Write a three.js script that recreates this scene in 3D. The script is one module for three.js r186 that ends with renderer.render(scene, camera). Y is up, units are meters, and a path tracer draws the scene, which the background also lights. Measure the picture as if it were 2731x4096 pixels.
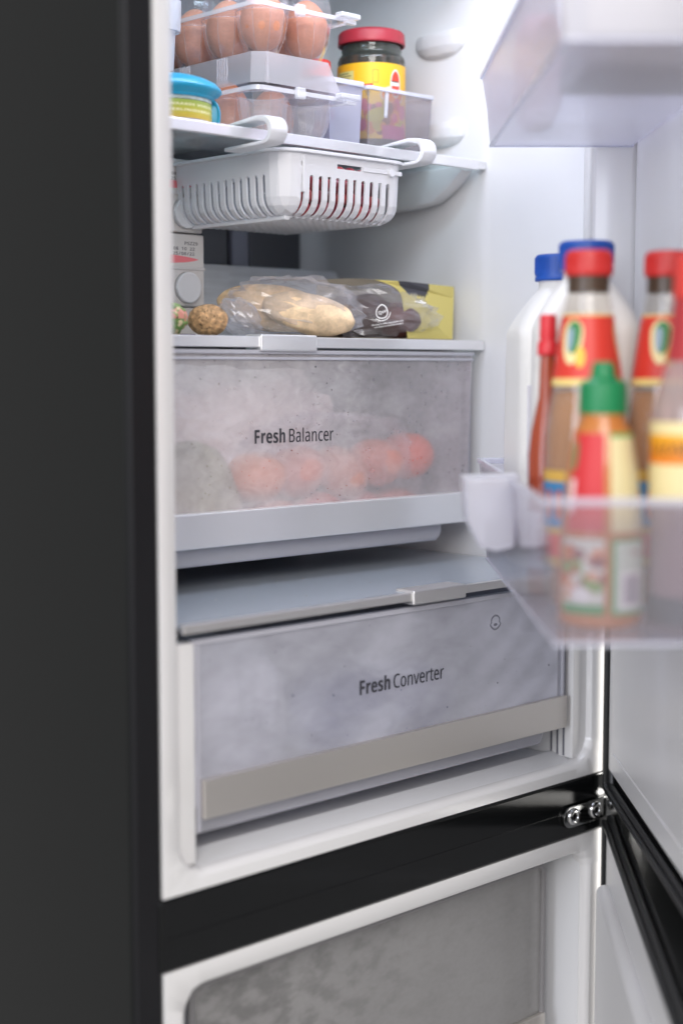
import * as THREE from 'three';
import { RoundedBoxGeometry } from 'three/addons/geometries/RoundedBoxGeometry.js';
import { TextGeometry } from 'three/addons/geometries/TextGeometry.js';
import { FontLoader } from 'three/addons/loaders/FontLoader.js';
import { ImprovedNoise } from 'three/addons/math/ImprovedNoise.js';
import { mergeGeometries, mergeVertices, toCreasedNormals } from 'three/addons/utils/BufferGeometryUtils.js';
import { RectAreaLightUniformsLib } from 'three/addons/lights/RectAreaLightUniformsLib.js';

// ---------------------------------------------------------------- camera, light, exposure
// Everything is laid out in a working unit; K turns it into metres, FLOOR is the height of the origin above the floor.
const K = 0.855, FLOOR = 0.84;
const scene = new THREE.Scene();
const renderer = new THREE.WebGLRenderer({ antialias: true });
renderer.toneMapping = THREE.LinearToneMapping;
renderer.toneMappingExposure = 1.2;
renderer.shadowMap.enabled = true;
const EYE = new THREE.Vector3(-0.78976, 0.46802, 1.06328), YAW = 0.759286, PITCH = 0.09295, FPX = 6102.4;
const camera = new THREE.PerspectiveCamera(37.104, 2731 / 4096, 0.05, 60);
camera.position.set(EYE.x * K, (EYE.y + FLOOR) * K, EYE.z * K);
const FWD = new THREE.Vector3(Math.sin(YAW) * Math.cos(PITCH), -Math.sin(PITCH), -Math.cos(YAW) * Math.cos(PITCH));
camera.lookAt(camera.position.clone().add(FWD));
camera.focus = 1.66 * K;
camera.userData.fStop = 2.1;
scene.background = new THREE.Color().setRGB(0.50, 0.485, 0.475);   // the dim room all round
RectAreaLightUniformsLib.init();
function areaLight(name, w, h, color, intensity, pos, target) {
  const l = new THREE.RectAreaLight(color, intensity, w * K, h * K);
  l.name = name; l.position.set(pos[0] * K, (pos[1] + FLOOR) * K, pos[2] * K);
  l.lookAt(target[0] * K, (target[1] + FLOOR) * K, target[2] * K);
  scene.add(l); return l;
}
areaLight('ceiling_led_light', 0.46, 0.07, new THREE.Color(0.78, 0.83, 1.0), 22, [0.32, 1.058, -0.075], [0.34, 0, -0.10]);
areaLight('window_daylight', 1.5, 1.5, new THREE.Color(1.0, 0.97, 0.93), 42, [3.3, 0.75, 1.75], [0.64, 0.1, 0.0]);
areaLight('side_window_light', 0.9, 1.5, new THREE.Color(0.85, 0.89, 1.0), 7, [-2.6, 0.85, 0.5], [0.6, 0.4, 0.0]);
areaLight('front_window_light', 1.5, 1.5, new THREE.Color(1.0, 0.97, 0.965), 8.2, [-1.75, 1.75, 2.2], [0.3, 0.25, -0.05]);

// ---------------------------------------------------------------- helpers
let seed = 7;
function rnd() { seed |= 0; seed = seed + 0x6D2B79F5 | 0; let t = Math.imul(seed ^ seed >>> 15, 1 | seed); t = t + Math.imul(t ^ t >>> 7, 61 | t) ^ t; return ((t ^ t >>> 14) >>> 0) / 4294967296; }
const perlin = new ImprovedNoise();
const N = (x, y, z = 0) => perlin.noise(x, y, z);
function fbm(x, y, z = 0, oct = 4) { let a = 0, f = 1, w = 0.5; for (let i = 0; i < oct; i++) { a += w * N(x * f, y * f, z * f + i * 7.3); f *= 2.03; w *= 0.5; } return a; }
const clamp = (v, a = 0, b = 1) => Math.min(b, Math.max(a, v));
const smooth = (a, b, x) => { const t = clamp((x - a) / (b - a)); return t * t * (3 - 2 * t); };
function dataTex(w, h, fn, srgb = false) {
  const d = new Uint8Array(w * h * 4);
  for (let j = 0; j < h; j++) for (let i = 0; i < w; i++) {
    const c = fn(i / w, j / h), o = (j * w + i) * 4;
    d[o] = 255 * clamp(c[0]); d[o + 1] = 255 * clamp(c[1]); d[o + 2] = 255 * clamp(c[2]); d[o + 3] = 255 * clamp(c[3] ?? 1);
  }
  const t = new THREE.DataTexture(d, w, h); t.magFilter = t.minFilter = THREE.LinearFilter; t.wrapS = t.wrapT = THREE.RepeatWrapping;
  if (srgb) t.colorSpace = THREE.SRGBColorSpace; t.needsUpdate = true; return t;
}
function canvasTex(w, h, draw) {
  const c = document.createElement('canvas'); c.width = w; c.height = h; draw(c.getContext('2d'), w, h);
  const t = new THREE.CanvasTexture(c); t.colorSpace = THREE.SRGBColorSpace; return t;
}
const lin = (r, g, b) => new THREE.Color().setRGB(r, g, b);
const std = (c, rough, o = {}) => new THREE.MeshStandardMaterial({ color: c, roughness: rough, side: THREE.DoubleSide, ...o });
const phys = (c, rough, o = {}) => new THREE.MeshPhysicalMaterial({ color: c, roughness: rough, side: THREE.DoubleSide, ...o });
const taken = {};
function numbered(n) { const k = taken[n] = (taken[n] ?? -1) + 1; return k ? `${n}_${String(k).padStart(3, '0')}` : n; }
function thing(name, label, category, base = [0, 0, 0], group) {
  const g = new THREE.Group(); g.name = numbered(name); g.position.set(...base); g.userData = { label, category };
  if (group) g.userData.group = group;
  scene.add(g); return g;
}
// a part whose geometry is given in the scene's coordinates
function part(T, name, geo, mat) {
  const g = Array.isArray(geo) ? merge(geo) : geo;
  const o = new THREE.Vector3(); for (let t = T; t && t !== scene; t = t.parent) o.add(t.position);
  g.translate(-o.x, -o.y, -o.z);
  return local(T, name, g, mat);
}
function local(T, name, geo, mat) {
  const m = new THREE.Mesh(Array.isArray(geo) ? merge(geo) : geo, mat); m.name = name; m.castShadow = m.receiveShadow = true; T.add(m); return m;
}
function single(name, label, category, geo, mat, base, group) {
  const m = new THREE.Mesh(geo, mat); m.name = numbered(name); m.userData = { label, category }; if (group) m.userData.group = group;
  m.position.set(...base); m.castShadow = m.receiveShadow = true; scene.add(m); return m;
}
function merge(list) { return mergeGeometries(list.map((g) => { const n = g.index ? g.toNonIndexed() : g; for (const k of Object.keys(n.attributes)) if (!['position', 'normal', 'uv'].includes(k)) n.deleteAttribute(k); return n; })); }
function box(x0, x1, y0, y1, z0, z1, r = 0.0015) {
  const w = x1 - x0, h = y1 - y0, d = z1 - z0, rr = Math.min(r, w * 0.49, h * 0.49, d * 0.49);
  const g = new RoundedBoxGeometry(w, h, d, rr > 0.004 ? 4 : 2, rr); g.translate((x0 + x1) / 2, (y0 + y1) / 2, (z0 + z1) / 2); return g;
}
function lathe(pts, seg = 48) { return new THREE.LatheGeometry(pts.map(([r, y]) => new THREE.Vector2(Math.max(r, 1e-5), y)), seg); }
function roundRect(x0, x1, y0, y1, r, P = THREE.Shape) {
  const R = Array.isArray(r) ? r : [r, r, r, r], o = [];   // corners: bottom left, bottom right, top right, top left
  const put = (cx, cy, q, a) => { for (let i = 0; i <= 8; i++) { const t = a + Math.PI / 2 * i / 8; o.push(new THREE.Vector2(cx + q * Math.cos(t), cy + q * Math.sin(t))); } };
  put(x0 + R[0], y0 + R[0], R[0], Math.PI); put(x1 - R[1], y0 + R[1], R[1], 1.5 * Math.PI); put(x1 - R[2], y1 - R[2], R[2], 0); put(x0 + R[3], y1 - R[3], R[3], Math.PI / 2);
  return new P(o.filter((p, i) => i === 0 || p.distanceTo(o[i - 1]) > 1e-6));
}
// shape in xy, filling z0..z1
function slab(shape, z0, z1, bevel = 0, seg = 3, curve = 10) {
  const d = z1 - z0 - 2 * bevel;
  const g = new THREE.ExtrudeGeometry(shape, { depth: d, bevelEnabled: bevel > 0, bevelThickness: bevel, bevelSize: bevel, bevelOffset: -bevel, bevelSegments: seg, curveSegments: curve });
  g.translate(0, 0, z0 + bevel); return g;
}
function sheet(shape, z) { const g = new THREE.ShapeGeometry(shape); g.translate(0, 0, z); return g; }   // moulded skin, its edges hidden by rims
// polygon of [x, z] points, filling y0..y1
function prismY(pts, y0, y1, bevel = 0) {
  const s = new THREE.Shape(pts.map(([x, z]) => new THREE.Vector2(x, -z)));
  const g = slab(s, y0, y1, bevel); g.rotateX(-Math.PI / 2); return g;
}
// polygon of [z, y] points, filling x0..x1
function prismX(pts, x0, x1, bevel = 0, seg = 2) {
  const s = new THREE.Shape(pts.map(([z, y]) => new THREE.Vector2(-z, y)));
  const g = slab(s, x0, x1, bevel, seg); g.rotateY(Math.PI / 2); return g;
}
function arc(cx, cy, r, a0, a1, n = 8) { const o = []; for (let i = 0; i <= n; i++) { const a = a0 + (a1 - a0) * i / n; o.push([cx + r * Math.cos(a), cy + r * Math.sin(a)]); } return o; }
function blob(rx, ry, rz, fn, ws = 64, hs = 44, power = 2) {     // a displaced superellipsoid
  const g = mergeVertices((() => { const s = new THREE.SphereGeometry(1, ws, hs); s.deleteAttribute('uv'); s.deleteAttribute('normal'); return s; })(), 1e-5), p = g.attributes.position;
  const v = new THREE.Vector3();
  for (let i = 0; i < p.count; i++) {
    v.fromBufferAttribute(p, i);
    const k = Math.pow(Math.pow(Math.abs(v.x), power) + Math.pow(Math.abs(v.y), power) + Math.pow(Math.abs(v.z), power), -1 / power);
    v.multiplyScalar(k); const d = 1 + (fn ? fn(v.x, v.y, v.z) : 0);
    p.setXYZ(i, v.x * rx * d, v.y * ry * d, v.z * rz * d);
  }
  g.computeVertexNormals(); const uv = new Float32Array(p.count * 2);
  for (let i = 0; i < p.count; i++) { uv[2 * i] = p.getX(i); uv[2 * i + 1] = p.getY(i); }
  g.setAttribute('uv', new THREE.BufferAttribute(uv, 2)); return g;
}
// a flat frame round a rounded opening, with a filleted inner edge: outer rectangle o, opening h = [x0, x1, y0, y1]
function frameRim(o, h, r, z0, z1, f) {
  const pts = [], cs = [[h[0] + r, h[2] + r, Math.PI, o[0], o[2]], [h[1] - r, h[2] + r, 1.5 * Math.PI, o[1], o[2]], [h[1] - r, h[3] - r, 0, o[1], o[3]], [h[0] + r, h[3] - r, Math.PI / 2, o[0], o[3]]];
  for (const [cx, cy, a0, ox, oy] of cs) {
    const ac = Math.atan2(oy - cy, ox - cx), as = []; for (let i = 0; i <= 12; i++) as.push(a0 + Math.PI / 2 * i / 12); let k = ac; while (k < a0) k += 2 * Math.PI; as.push(k); as.sort((a, b) => a - b);
    for (const a of as) { const c = Math.cos(a), q = Math.sin(a), t = Math.min(Math.abs(c) > 1e-6 ? (ox - cx) / c : 1e9, Math.abs(q) > 1e-6 ? (oy - cy) / q : 1e9); pts.push([cx, cy, c, q, t]); }
  }
  const rows = [[(p) => p[4], z0], [(p) => p[4], z1]]; for (let i = 0; i <= 6; i++) { const a = Math.PI / 2 * i / 6; rows.push([() => r + f * (1 - Math.sin(a)), z1 - f * (1 - Math.cos(a))]); } rows.push([() => r, z0]);
  const ps = [], P = (i, j) => { const p = pts[i % pts.length], t = rows[j][0](p); return [p[0] + p[2] * t, p[1] + p[3] * t, rows[j][1]]; };
  for (let i = 0; i < pts.length; i++) for (let j = 0; j + 1 < rows.length; j++) { const a = P(i, j), b = P(i + 1, j), c = P(i + 1, j + 1), d = P(i, j + 1); ps.push(...a, ...b, ...c, ...a, ...c, ...d); }
  const g = new THREE.BufferGeometry(); g.setAttribute('position', new THREE.Float32BufferAttribute(ps, 3)); g.setAttribute('uv', new THREE.Float32BufferAttribute(new Float32Array(ps.length / 3 * 2), 2)); g.computeVertexNormals(); return toCreasedNormals(g, 0.7);
}
function planarUV(g, ax, ay, sx, sy, ox = 0, oy = 0) {           // uv from positions, in units
  const p = g.attributes.position, uv = new Float32Array(p.count * 2), get = { x: 'getX', y: 'getY', z: 'getZ' };
  for (let i = 0; i < p.count; i++) { uv[2 * i] = (p[get[ax]](i) - ox) / sx; uv[2 * i + 1] = (p[get[ay]](i) - oy) / sy; }
  g.setAttribute('uv', new THREE.BufferAttribute(uv, 2)); return g;
}
// a pixel of the 2731 x 4096 photograph at a depth along the lens axis
const RIGHT = new THREE.Vector3(Math.cos(YAW), 0, Math.sin(YAW)), UPV = new THREE.Vector3().crossVectors(RIGHT, FWD);
function atDepth(px, py, d) { const v = FWD.clone().addScaledVector(RIGHT, (px - 1365.5) / FPX).addScaledVector(UPV, -(py - 2048) / FPX); return EYE.clone().addScaledVector(v, d); }

// ---------------------------------------------------------------- materials
const grainBump = dataTex(128, 128, () => { const v = 0.5 + 0.5 * (rnd() - 0.5); return [v, v, v]; });
const M = {
  liner: std(lin(0.76, 0.765, 0.775), 0.34),
  linerGloss: phys(lin(0.78, 0.772, 0.765), 0.2, { clearcoat: 0.5, clearcoatRoughness: 0.12 }),
  doorLiner: phys(lin(0.72, 0.715, 0.715), 0.32, { clearcoat: 0.25, clearcoatRoughness: 0.25 }),
  back: std(lin(0.105, 0.11, 0.125), 0.4, { metalness: 0.35 }),
  backStrip: std(lin(0.3, 0.31, 0.38), 0.4),
  steelDark: phys(lin(0.009, 0.0098, 0.0098), 0.36, { specularIntensity: 0.24 }),
  flange: phys(lin(0.012, 0.012, 0.0135), 0.4, { specularIntensity: 0.3 }),
  blackGloss: phys(lin(0.006, 0.0065, 0.0068), 0.12, { specularIntensity: 0.5 }),
  gasket: std(lin(0.02, 0.021, 0.022), 0.36),
  chrome: std(lin(0.62, 0.62, 0.62), 0.12, { metalness: 1 }),
  darkChrome: std(lin(0.22, 0.225, 0.225), 0.13, { metalness: 1 }),
  whitePlastic: phys(lin(0.82, 0.82, 0.84), 0.36, { transmission: 0.12, thickness: 0 }),
};
// brushed along its length: reflections spread across the grain
function aluminium(c, rough, metal) { return phys(c, rough, { metalness: metal, anisotropy: 0.75, anisotropyRotation: Math.PI / 2 }); }
M.alu = aluminium(lin(0.87, 0.87, 0.88), 0.30, 0.65);
M.aluWarm = aluminium(lin(0.78, 0.74, 0.69), 0.32, 0.9);
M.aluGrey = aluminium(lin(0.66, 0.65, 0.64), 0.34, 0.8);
M.shelfGlass = phys(lin(0.80, 0.87, 0.87), 0.10, { transmission: 0.93, thickness: 0 });
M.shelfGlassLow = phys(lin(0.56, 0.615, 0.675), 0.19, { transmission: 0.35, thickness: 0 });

// frost and condensation film: share of light that goes through, with a grain of its own
function frostMap(w, h, fn) { return dataTex(w, h, (u, v) => { const k = fn(u, v); return [k, k, k]; }); }
function droplets(n, r0, r1) { const a = []; for (let i = 0; i < n; i++) a.push([rnd(), rnd(), r0 + (r1 - r0) * rnd() ** 2]); return a; }

// ---------------------------------------------------------------- refrigerator cabinet
const W = 0.64, XL = -0.028, XR = 0.668, TOP = 1.16, BOT = -FLOOR + 0.02, BACK = -0.55;
const fridge = thing('refrigerator', 'black refrigerator with white lined interior and both of its doors standing open', 'refrigerator', [0.32, -FLOOR, -0.27]);
part(fridge, 'side_panel', [box(XL - 0.002, XL + 0.006, BOT, TOP, BACK, -0.004, 0.003)], M.steelDark);
part(fridge, 'side_panel', [box(XR - 0.006, XR + 0.002, BOT, TOP, BACK, -0.004, 0.003)], M.steelDark);
part(fridge, 'front_flange', [box(XL, 0.001, BOT, TOP, -0.02, 0.0005, 0.004)], M.flange);
part(fridge, 'front_flange', [box(W - 0.001, XR, BOT, TOP, -0.02, 0.0005, 0.004)], M.flange);
part(fridge, 'back_cover', box(XL, XR, BOT, TOP, BACK - 0.01, BACK, 0.002), M.steelDark);
part(fridge, 'top_cover', box(XL, XR, TOP, TOP + 0.01, BACK, 0, 0.002), M.steelDark);
part(fridge, 'base_cover', box(XL, XR, -FLOOR, BOT, BACK, 0, 0.002), M.steelDark);
// upper compartment: rim, walls in one sweep, floor, ceiling
{
  part(fridge, 'liner_rim', frameRim([0.001, W - 0.001, 0, 1.13], [0.0215, W - 0.0215, 0.017, 1.1], 0.03, -0.016, 0.0015, 0.007), M.linerGloss);
  const half = [[0.0225, -0.01], [0.024, -0.03], [0.0255, -0.155], [0.0275, -0.163], [0.029, -0.17], [0.029, -0.43], ...arc(0.059, -0.43, 0.03, Math.PI, 1.5 * Math.PI, 6)];
  const inner = [...half, ...half.map(([x, z]) => [W - x, z]).reverse()];
  const wall = [...inner, [W - 0.004, -0.01], [W - 0.004, -0.49], [0.004, -0.49], [0.004, -0.01]];
  part(fridge, 'inner_liner', toCreasedNormals(prismY(wall, 0.004, 1.12), 0.5), M.liner);
  part(fridge, 'liner_ceiling', box(0.01, W - 0.01, 1.075, 1.1, -0.48, -0.012, 0.004), M.liner);
  const fl = [[-0.004, 0.004], [-0.004, 0.0145], [-0.012, 0.0172], [-0.037, 0.0243], [-0.043, 0.0236], [-0.046, 0.020], [-0.30, 0.020], [-0.48, 0.06], [-0.48, 0.004]];
  part(fridge, 'liner_floor', prismX(fl, 0.012, W - 0.012), M.liner);
  part(fridge, 'back_panel', [box(0.10, 0.452, 0.26, 1.05, -0.462, -0.452, 0.004), box(0.486, 0.575, 0.26, 1.05, -0.462, -0.452, 0.004)], M.back);
  part(fridge, 'air_duct', box(0.454, 0.484, 0.26, 1.05, -0.462, -0.449, 0.004), M.backStrip);
  const led = part(fridge, 'ceiling_light', box(0.085, 0.555, 1.061, 1.0745, -0.115, -0.035, 0.003), std(lin(0.8, 0.8, 0.8), 0.4, { emissive: lin(0.78, 0.83, 1.0), emissiveIntensity: 0.9 }));
  for (const s of [0, 1]) {    // rail covers beside the lower drawer, with their grooves
    const X = (a) => s ? W - a : a, xs = [X(0.012), X(0.046)].sort((a, b) => a - b);
    const sh = roundRect(xs[0], xs[1], 0.02, 0.224, s ? [0.002, 0.018, 0.004, 0.002] : [0.018, 0.002, 0.002, 0.004]);
    const rail = part(fridge, 'rail_cover', toCreasedNormals(slab(sh, -0.34, -0.008, 0.0025), 0.6), M.linerGloss);
    for (let i = 0; i < 3; i++) { const x = s ? X(0.046) - 0.0006 : X(0.046) - 0.0006; part(rail, 'groove', box(x, x + 0.0012, 0.022, 0.222, -0.022 - i * 0.009, -0.0195 - i * 0.009, 0.0003), std(lin(0.12, 0.12, 0.15), 0.5)); }
  }
  for (const [y, z0] of [[0.877, -0.2], [0.769, -0.199]]) {   // moulded shelf supports on the right wall
    const g = blob(0.013, 0.021, 0.041, null, 48, 32, 2.3), p = g.attributes.position; for (let k = 0; k < p.count; k++) p.setY(k, Math.min(p.getY(k), 0.008 + 0.05 * Math.max(0, p.getZ(k)))); g.computeVertexNormals();
    g.translate(0.6125, y - 0.01, z0 - 0.036); part(fridge, 'shelf_support', toCreasedNormals(g, 0.5), M.liner);
  }
}
// divider between the compartments
part(fridge, 'divider_bar', box(-0.004, W + 0.004, -0.0675, -0.0005, -0.05, 0.003, 0.003), M.blackGloss);
// freezer compartment
{
  part(fridge, 'liner_rim', frameRim([0.001, W - 0.001, -0.79, -0.0685], [0.026, W - 0.026, -0.76, -0.0905], 0.024, -0.016, 0.0015, 0.007), M.linerGloss);
  const half = [[0.027, -0.01], [0.03, -0.05], [0.031, -0.45], [0.031, -0.46]];
  const inner = [...half, ...half.map(([x, z]) => [W - x, z]).reverse()];
  const wall = [...inner, [W - 0.004, -0.01], [W - 0.004, -0.49], [0.004, -0.49], [0.004, -0.01]];
  part(fridge, 'inner_liner', toCreasedNormals(prismY(wall, -0.785, -0.073), 0.5), M.liner);
  part(fridge, 'liner_ceiling', box(0.01, W - 0.01, -0.094, -0.073, -0.47, -0.012, 0.004), M.liner);
  part(fridge, 'liner_floor', box(0.01, W - 0.01, -0.785, -0.76, -0.47, -0.012, 0.004), M.liner);
}
// middle hinge
{
  const pl = new THREE.Shape(); const cx0 = 0.5735, cx1 = 0.655, r = 0.0125, cy = -0.0415;
  pl.absarc(cx0, cy, r, Math.PI / 2, 1.5 * Math.PI); pl.lineTo(cx1 + 0.008, cy - r); pl.lineTo(cx1 + 0.008, cy + r); pl.closePath();
  const plate = part(fridge, 'hinge_plate', toCreasedNormals(slab(pl, 0.003, 0.0078, 0.0012, 3, 20), 0.5), M.darkChrome);
  for (const x of [0.577, 0.6175]) {
    const head = lathe([[0.0045, 0.001], [0.0045, 0.0036], [0.006, 0.0042], [0.0088, 0.0034], [0.0098, 0.0016], [0.0098, 0]], 32); head.rotateX(Math.PI / 2); head.translate(x, cy + 0.0005, 0.0078);
    const s = part(plate, 'screw', head, M.chrome);
    const hx = new THREE.CylinderGeometry(0.0042, 0.0042, 0.0006, 6); hx.rotateX(Math.PI / 2); hx.translate(x, cy + 0.0005, 0.0087); part(s, 'hex_socket', hx, M.blackGloss);
  }
  part(fridge, 'hinge_arm', [box(0.636, 0.664, cy - r, cy + r - 0.001, 0.0079, 0.046, 0.002), (() => { const c = new THREE.CylinderGeometry(0.006, 0.006, 0.03, 20); c.translate(0.656, -0.038, 0.04); return c; })()], M.chrome);
}
// ---------------------------------------------------------------- doors
const HX = 0.656, HZ = 0.04;
function frameTurn(deg) { return Math.PI + deg * Math.PI / 180; }
const TH1 = 46.7, TH2 = 42.6;
function tubeRing(s0, s1, y0, y1, t0, t1, w) {   // a rectangular ring in the door's own axes
  const o = roundRect(s0, s1, y0, y1, 0.004); o.holes.push(roundRect(s0 + w, s1 - w, y0 + w, y1 - w, 0.004, THREE.Path)); return toCreasedNormals(slab(o, t0, t1, Math.min(0.005, (t1 - t0) * 0.45), 4), 0.9);
}
function makeDoor(deg, y0, y1, linY0, dykes) {
  const d = local(fridge, 'door', [box(-0.012, 0.684, y0, y1, -0.04, 0.026, 0.004)], M.steelDark);
  d.position.set(HX, 0, HZ).sub(fridge.position); d.rotation.y = frameTurn(deg);
  local(d, 'gasket', [tubeRing(-0.011, 0.683, y0 + 0.004, y1 - 0.004, 0.0255, 0.0345, 0.0155), tubeRing(-0.006, 0.678, y0 + 0.009, y1 - 0.009, 0.0335, 0.0405, 0.0075)], M.gasket);
  local(d, 'door_liner', [box(0.005, 0.667, linY0, y1 - 0.02, 0.0255, 0.036, 0.004)], M.doorLiner);
  return d;
}
const door = makeDoor(TH1, -0.03, 1.14, 0.006);
{
  // raised side walls that carry the bins
  for (const [s0, s1] of [[0.045, 0.113], [0.64, 0.664]]) {
    const sh = roundRect(s0, s1, 0.2, 1.11, 0.012); local(door, 'bin_support', toCreasedNormals(slab(sh, 0.03, 0.082, 0.012, 5), 0.9), M.doorLiner);
  }
  local(door, 'liner_rib', box(0.03, 0.65, 0.03, 0.034, 0.034, 0.0372, 0.0012), M.doorLiner);
}
const fdoor = makeDoor(TH2, -0.80, -0.046, -0.78);
local(fdoor, 'liner_panel', box(0.03, 0.645, -0.76, -0.12, 0.03, 0.05, 0.012), M.doorLiner);
part(fridge, 'gap_strip', box(0.004, W - 0.004, -0.0385, -0.0365, 0.0025, 0.0036, 0.0004), M.blackGloss);

// ---------------------------------------------------------------- shelves
function shelf(label, y, z0, x1clip, clipw, opts = {}) {
  const T = thing('glass_shelf', label, 'shelf', [0.32, y - 0.012, -0.3]);
  const xa = 0.0305, xb = W - 0.0305;
  part(T, 'glass', box(xa + 0.001, xb - 0.001, y - 0.005, y - 0.0005, -0.445, z0 - 0.001, 0.001), opts.glass ?? M.shelfGlass);
  part(T, 'front_trim', planarUV(box(xa, opts.xe ?? xb, y - (opts.h ?? 0.0115), y, z0 - 0.003, z0 + 0.004, 0.001), 'x', 'y', 1, 1), opts.trim ?? M.alu);
  if (x1clip) part(T, 'trim_clip', planarUV(box(x1clip, x1clip + clipw, y - (opts.h ?? 0.0115) - 0.004, y + 0.0022, z0 - 0.02, z0 + 0.007, 0.0022), 'x', 'y', 1, 1), opts.trim ?? M.alu);
  return T;
}
const sh1 = shelf('clear glass shelf carrying the egg cartons and the hanging white basket', 0.716, -0.165, 0, 0, { xe: 0.597 });
part(sh1, 'end_cap', box(0.5975, 0.6105, 0.7055, 0.716, -0.17, -0.1615, 0.0015), M.liner);
{ // side bracket under the shelf, thin wedge
  const pts = [[-0.178, 0.7045], [-0.20, 0.686], [-0.225, 0.671], [-0.26, 0.666], [-0.43, 0.663], [-0.43, 0.7105], [-0.178, 0.7105]];
  part(sh1, 'side_bracket', toCreasedNormals(prismX(pts, 0.585, 0.606, 0.003), 0.6), M.liner);
}
shelf('glass shelf with aluminium edge above the upper drawer, carrying bagged food', 0.503, -0.165, 0.254, 0.080);
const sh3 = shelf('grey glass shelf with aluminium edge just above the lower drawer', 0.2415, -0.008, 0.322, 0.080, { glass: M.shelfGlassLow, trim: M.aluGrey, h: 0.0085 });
{ // crumbs and specks on it
  const spots = []; for (let i = 0; i < 26; i++) { const r = 0.0003 + rnd() * 0.0006; const s = new THREE.IcosahedronGeometry(r, 0); s.scale(1 + rnd(), 0.5, 1); s.translate(0.06 + rnd() * 0.53, 0.2413, -0.02 - rnd() * 0.16); spots.push(s); }
  const c = part(sh3, 'crumbs', spots, std(lin(0.3, 0.28, 0.25), 0.8)); c.userData.kind = 'stuff';
}
shelf('glass shelf in the top of the fridge, above the red lidded jar', 0.955, -0.165, 0, 0);

// ---------------------------------------------------------------- drawers
const FONTS = {};
for (const [k, f] of [['bold', 'droid_sans_bold'], ['regular', 'droid_sans_regular']]) FONTS[k] = await new FontLoader().loadAsync(`fonts/droid/${f}.typeface.json`);
function lettering(T, a, b, x0, x1, y, z, cap) {
  const size = cap / 0.98, mk = (s, f) => { const g = new TextGeometry(s, { font: FONTS[f], size, depth: 0.0002, curveSegments: 4 }); g.computeBoundingBox(); return g; };
  const A = mk(a, 'bold'), B = mk(b, 'regular'), wa = A.boundingBox.max.x, wb = B.boundingBox.max.x, gap = size * 0.33, k = (x1 - x0) / (wa + wb + gap);
  B.translate(wa + gap, 0, 0); for (const g of [A, B]) { g.scale(k, 1, 1); g.translate(x0, y, z); }
  return part(T, 'lettering', [A, B], std(lin(0.035, 0.035, 0.042), 0.5));
}
function drawerPlastic(color, through, tmap, rough, extra = {}) {
  return phys(color, rough, { transmission: through, transmissionMap: tmap, thickness: 0, ...extra });
}
function trayShell(T, x0, x1, y0, y1, zf, zb, mat, inset = 0.03) {   // sides, floor and back of a drawer, tapering downwards
  part(T, 'side_wall', prismY([[x1 - 0.006, zf - 0.003], [x1 - 0.0035, zf - 0.003], [x1 - 0.0035, zb], [x1 - 0.006, zb]], y0 + 0.02, y1 - 0.003), mat);
  part(T, 'side_wall', prismY([[x0 + 0.0035, zf - 0.003], [x0 + 0.006, zf - 0.003], [x0 + 0.006, zb], [x0 + 0.0035, zb]], y0 + 0.02, y1 - 0.003), mat);
  part(T, 'back_wall', box(x0 + 0.006, x1 - 0.006, y0 + 0.02, y1 - 0.01, zb, zb + 0.0025, 0.0008), mat);
  part(T, 'tray_floor', box(x0 + inset, x1 - inset, y0, y0 + 0.003, zb, zf - 0.004, 0.001), mat);
}
M.trayPlastic = phys(lin(0.74, 0.745, 0.80), 0.5, { transmission: 0.55, thickness: 0 });
M.trayClear = phys(lin(0.80, 0.80, 0.85), 0.3, { transmission: 0.7, thickness: 0 });
M.edge = phys(lin(0.70, 0.70, 0.76), 0.3, { transmission: 0.35, thickness: 0 });
// upper drawer
const specks1 = droplets(700, 0.0012, 0.0042);
function speckMask(list, w, h, asp) {
  const m = new Float32Array(w * h);
  for (const [a, b, r] of list) { const R = r * 2.2, i0 = Math.floor((a - R / asp) * w), i1 = Math.ceil((a + R / asp) * w), j0 = Math.floor((b - R) * h), j1 = Math.ceil((b + R) * h);
    for (let j = Math.max(0, j0); j <= Math.min(h - 1, j1); j++) for (let i = Math.max(0, i0); i <= Math.min(w - 1, i1); i++) { const d = Math.hypot((i / w - a) * asp, j / h - b); m[j * w + i] = Math.max(m[j * w + i], 1 - smooth(r * 0.7, r * 1.6, d)); } }
  return (u, v) => m[Math.min(h - 1, Math.floor(v * h)) * w + Math.min(w - 1, Math.floor(u * w))];
}
const mask1 = speckMask(specks1, 1024, 512, 2.4);
const frost1 = frostMap(1024, 512, (u, v) => {
  const cloud = fbm(u * 9, v * 5, 1, 5), fine = fbm(u * 60, v * 26, 4, 3), streak = fbm(u * 34 + fbm(u * 8, v * 8, 2) * 3, v * 6, 7, 4);
  const edge = smooth(0.60, 0.70, u + 0.05 * fbm(u * 4, v * 9, 5) + 0.03 * fine);      // the wiped, clearer end of the film
  let k = 0.61 + 0.14 * cloud + 0.05 * fine + 0.15 * streak * (1 - edge) + 0.03 * edge; k += 0.10 * edge * (1 - Math.abs(cloud));
  k = clamp(k, 0.35, 0.88); const s = mask1(u, v) * (1 - 0.6 * edge) * smooth(-0.2, 0.1, cloud); return k + (0.97 - k) * s;
});
const dr1 = thing('crisper_drawer', 'translucent drawer lettered Fresh Balancer with tomatoes showing through its damp front', 'drawer', [0.32, 0.265, -0.3]);
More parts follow.
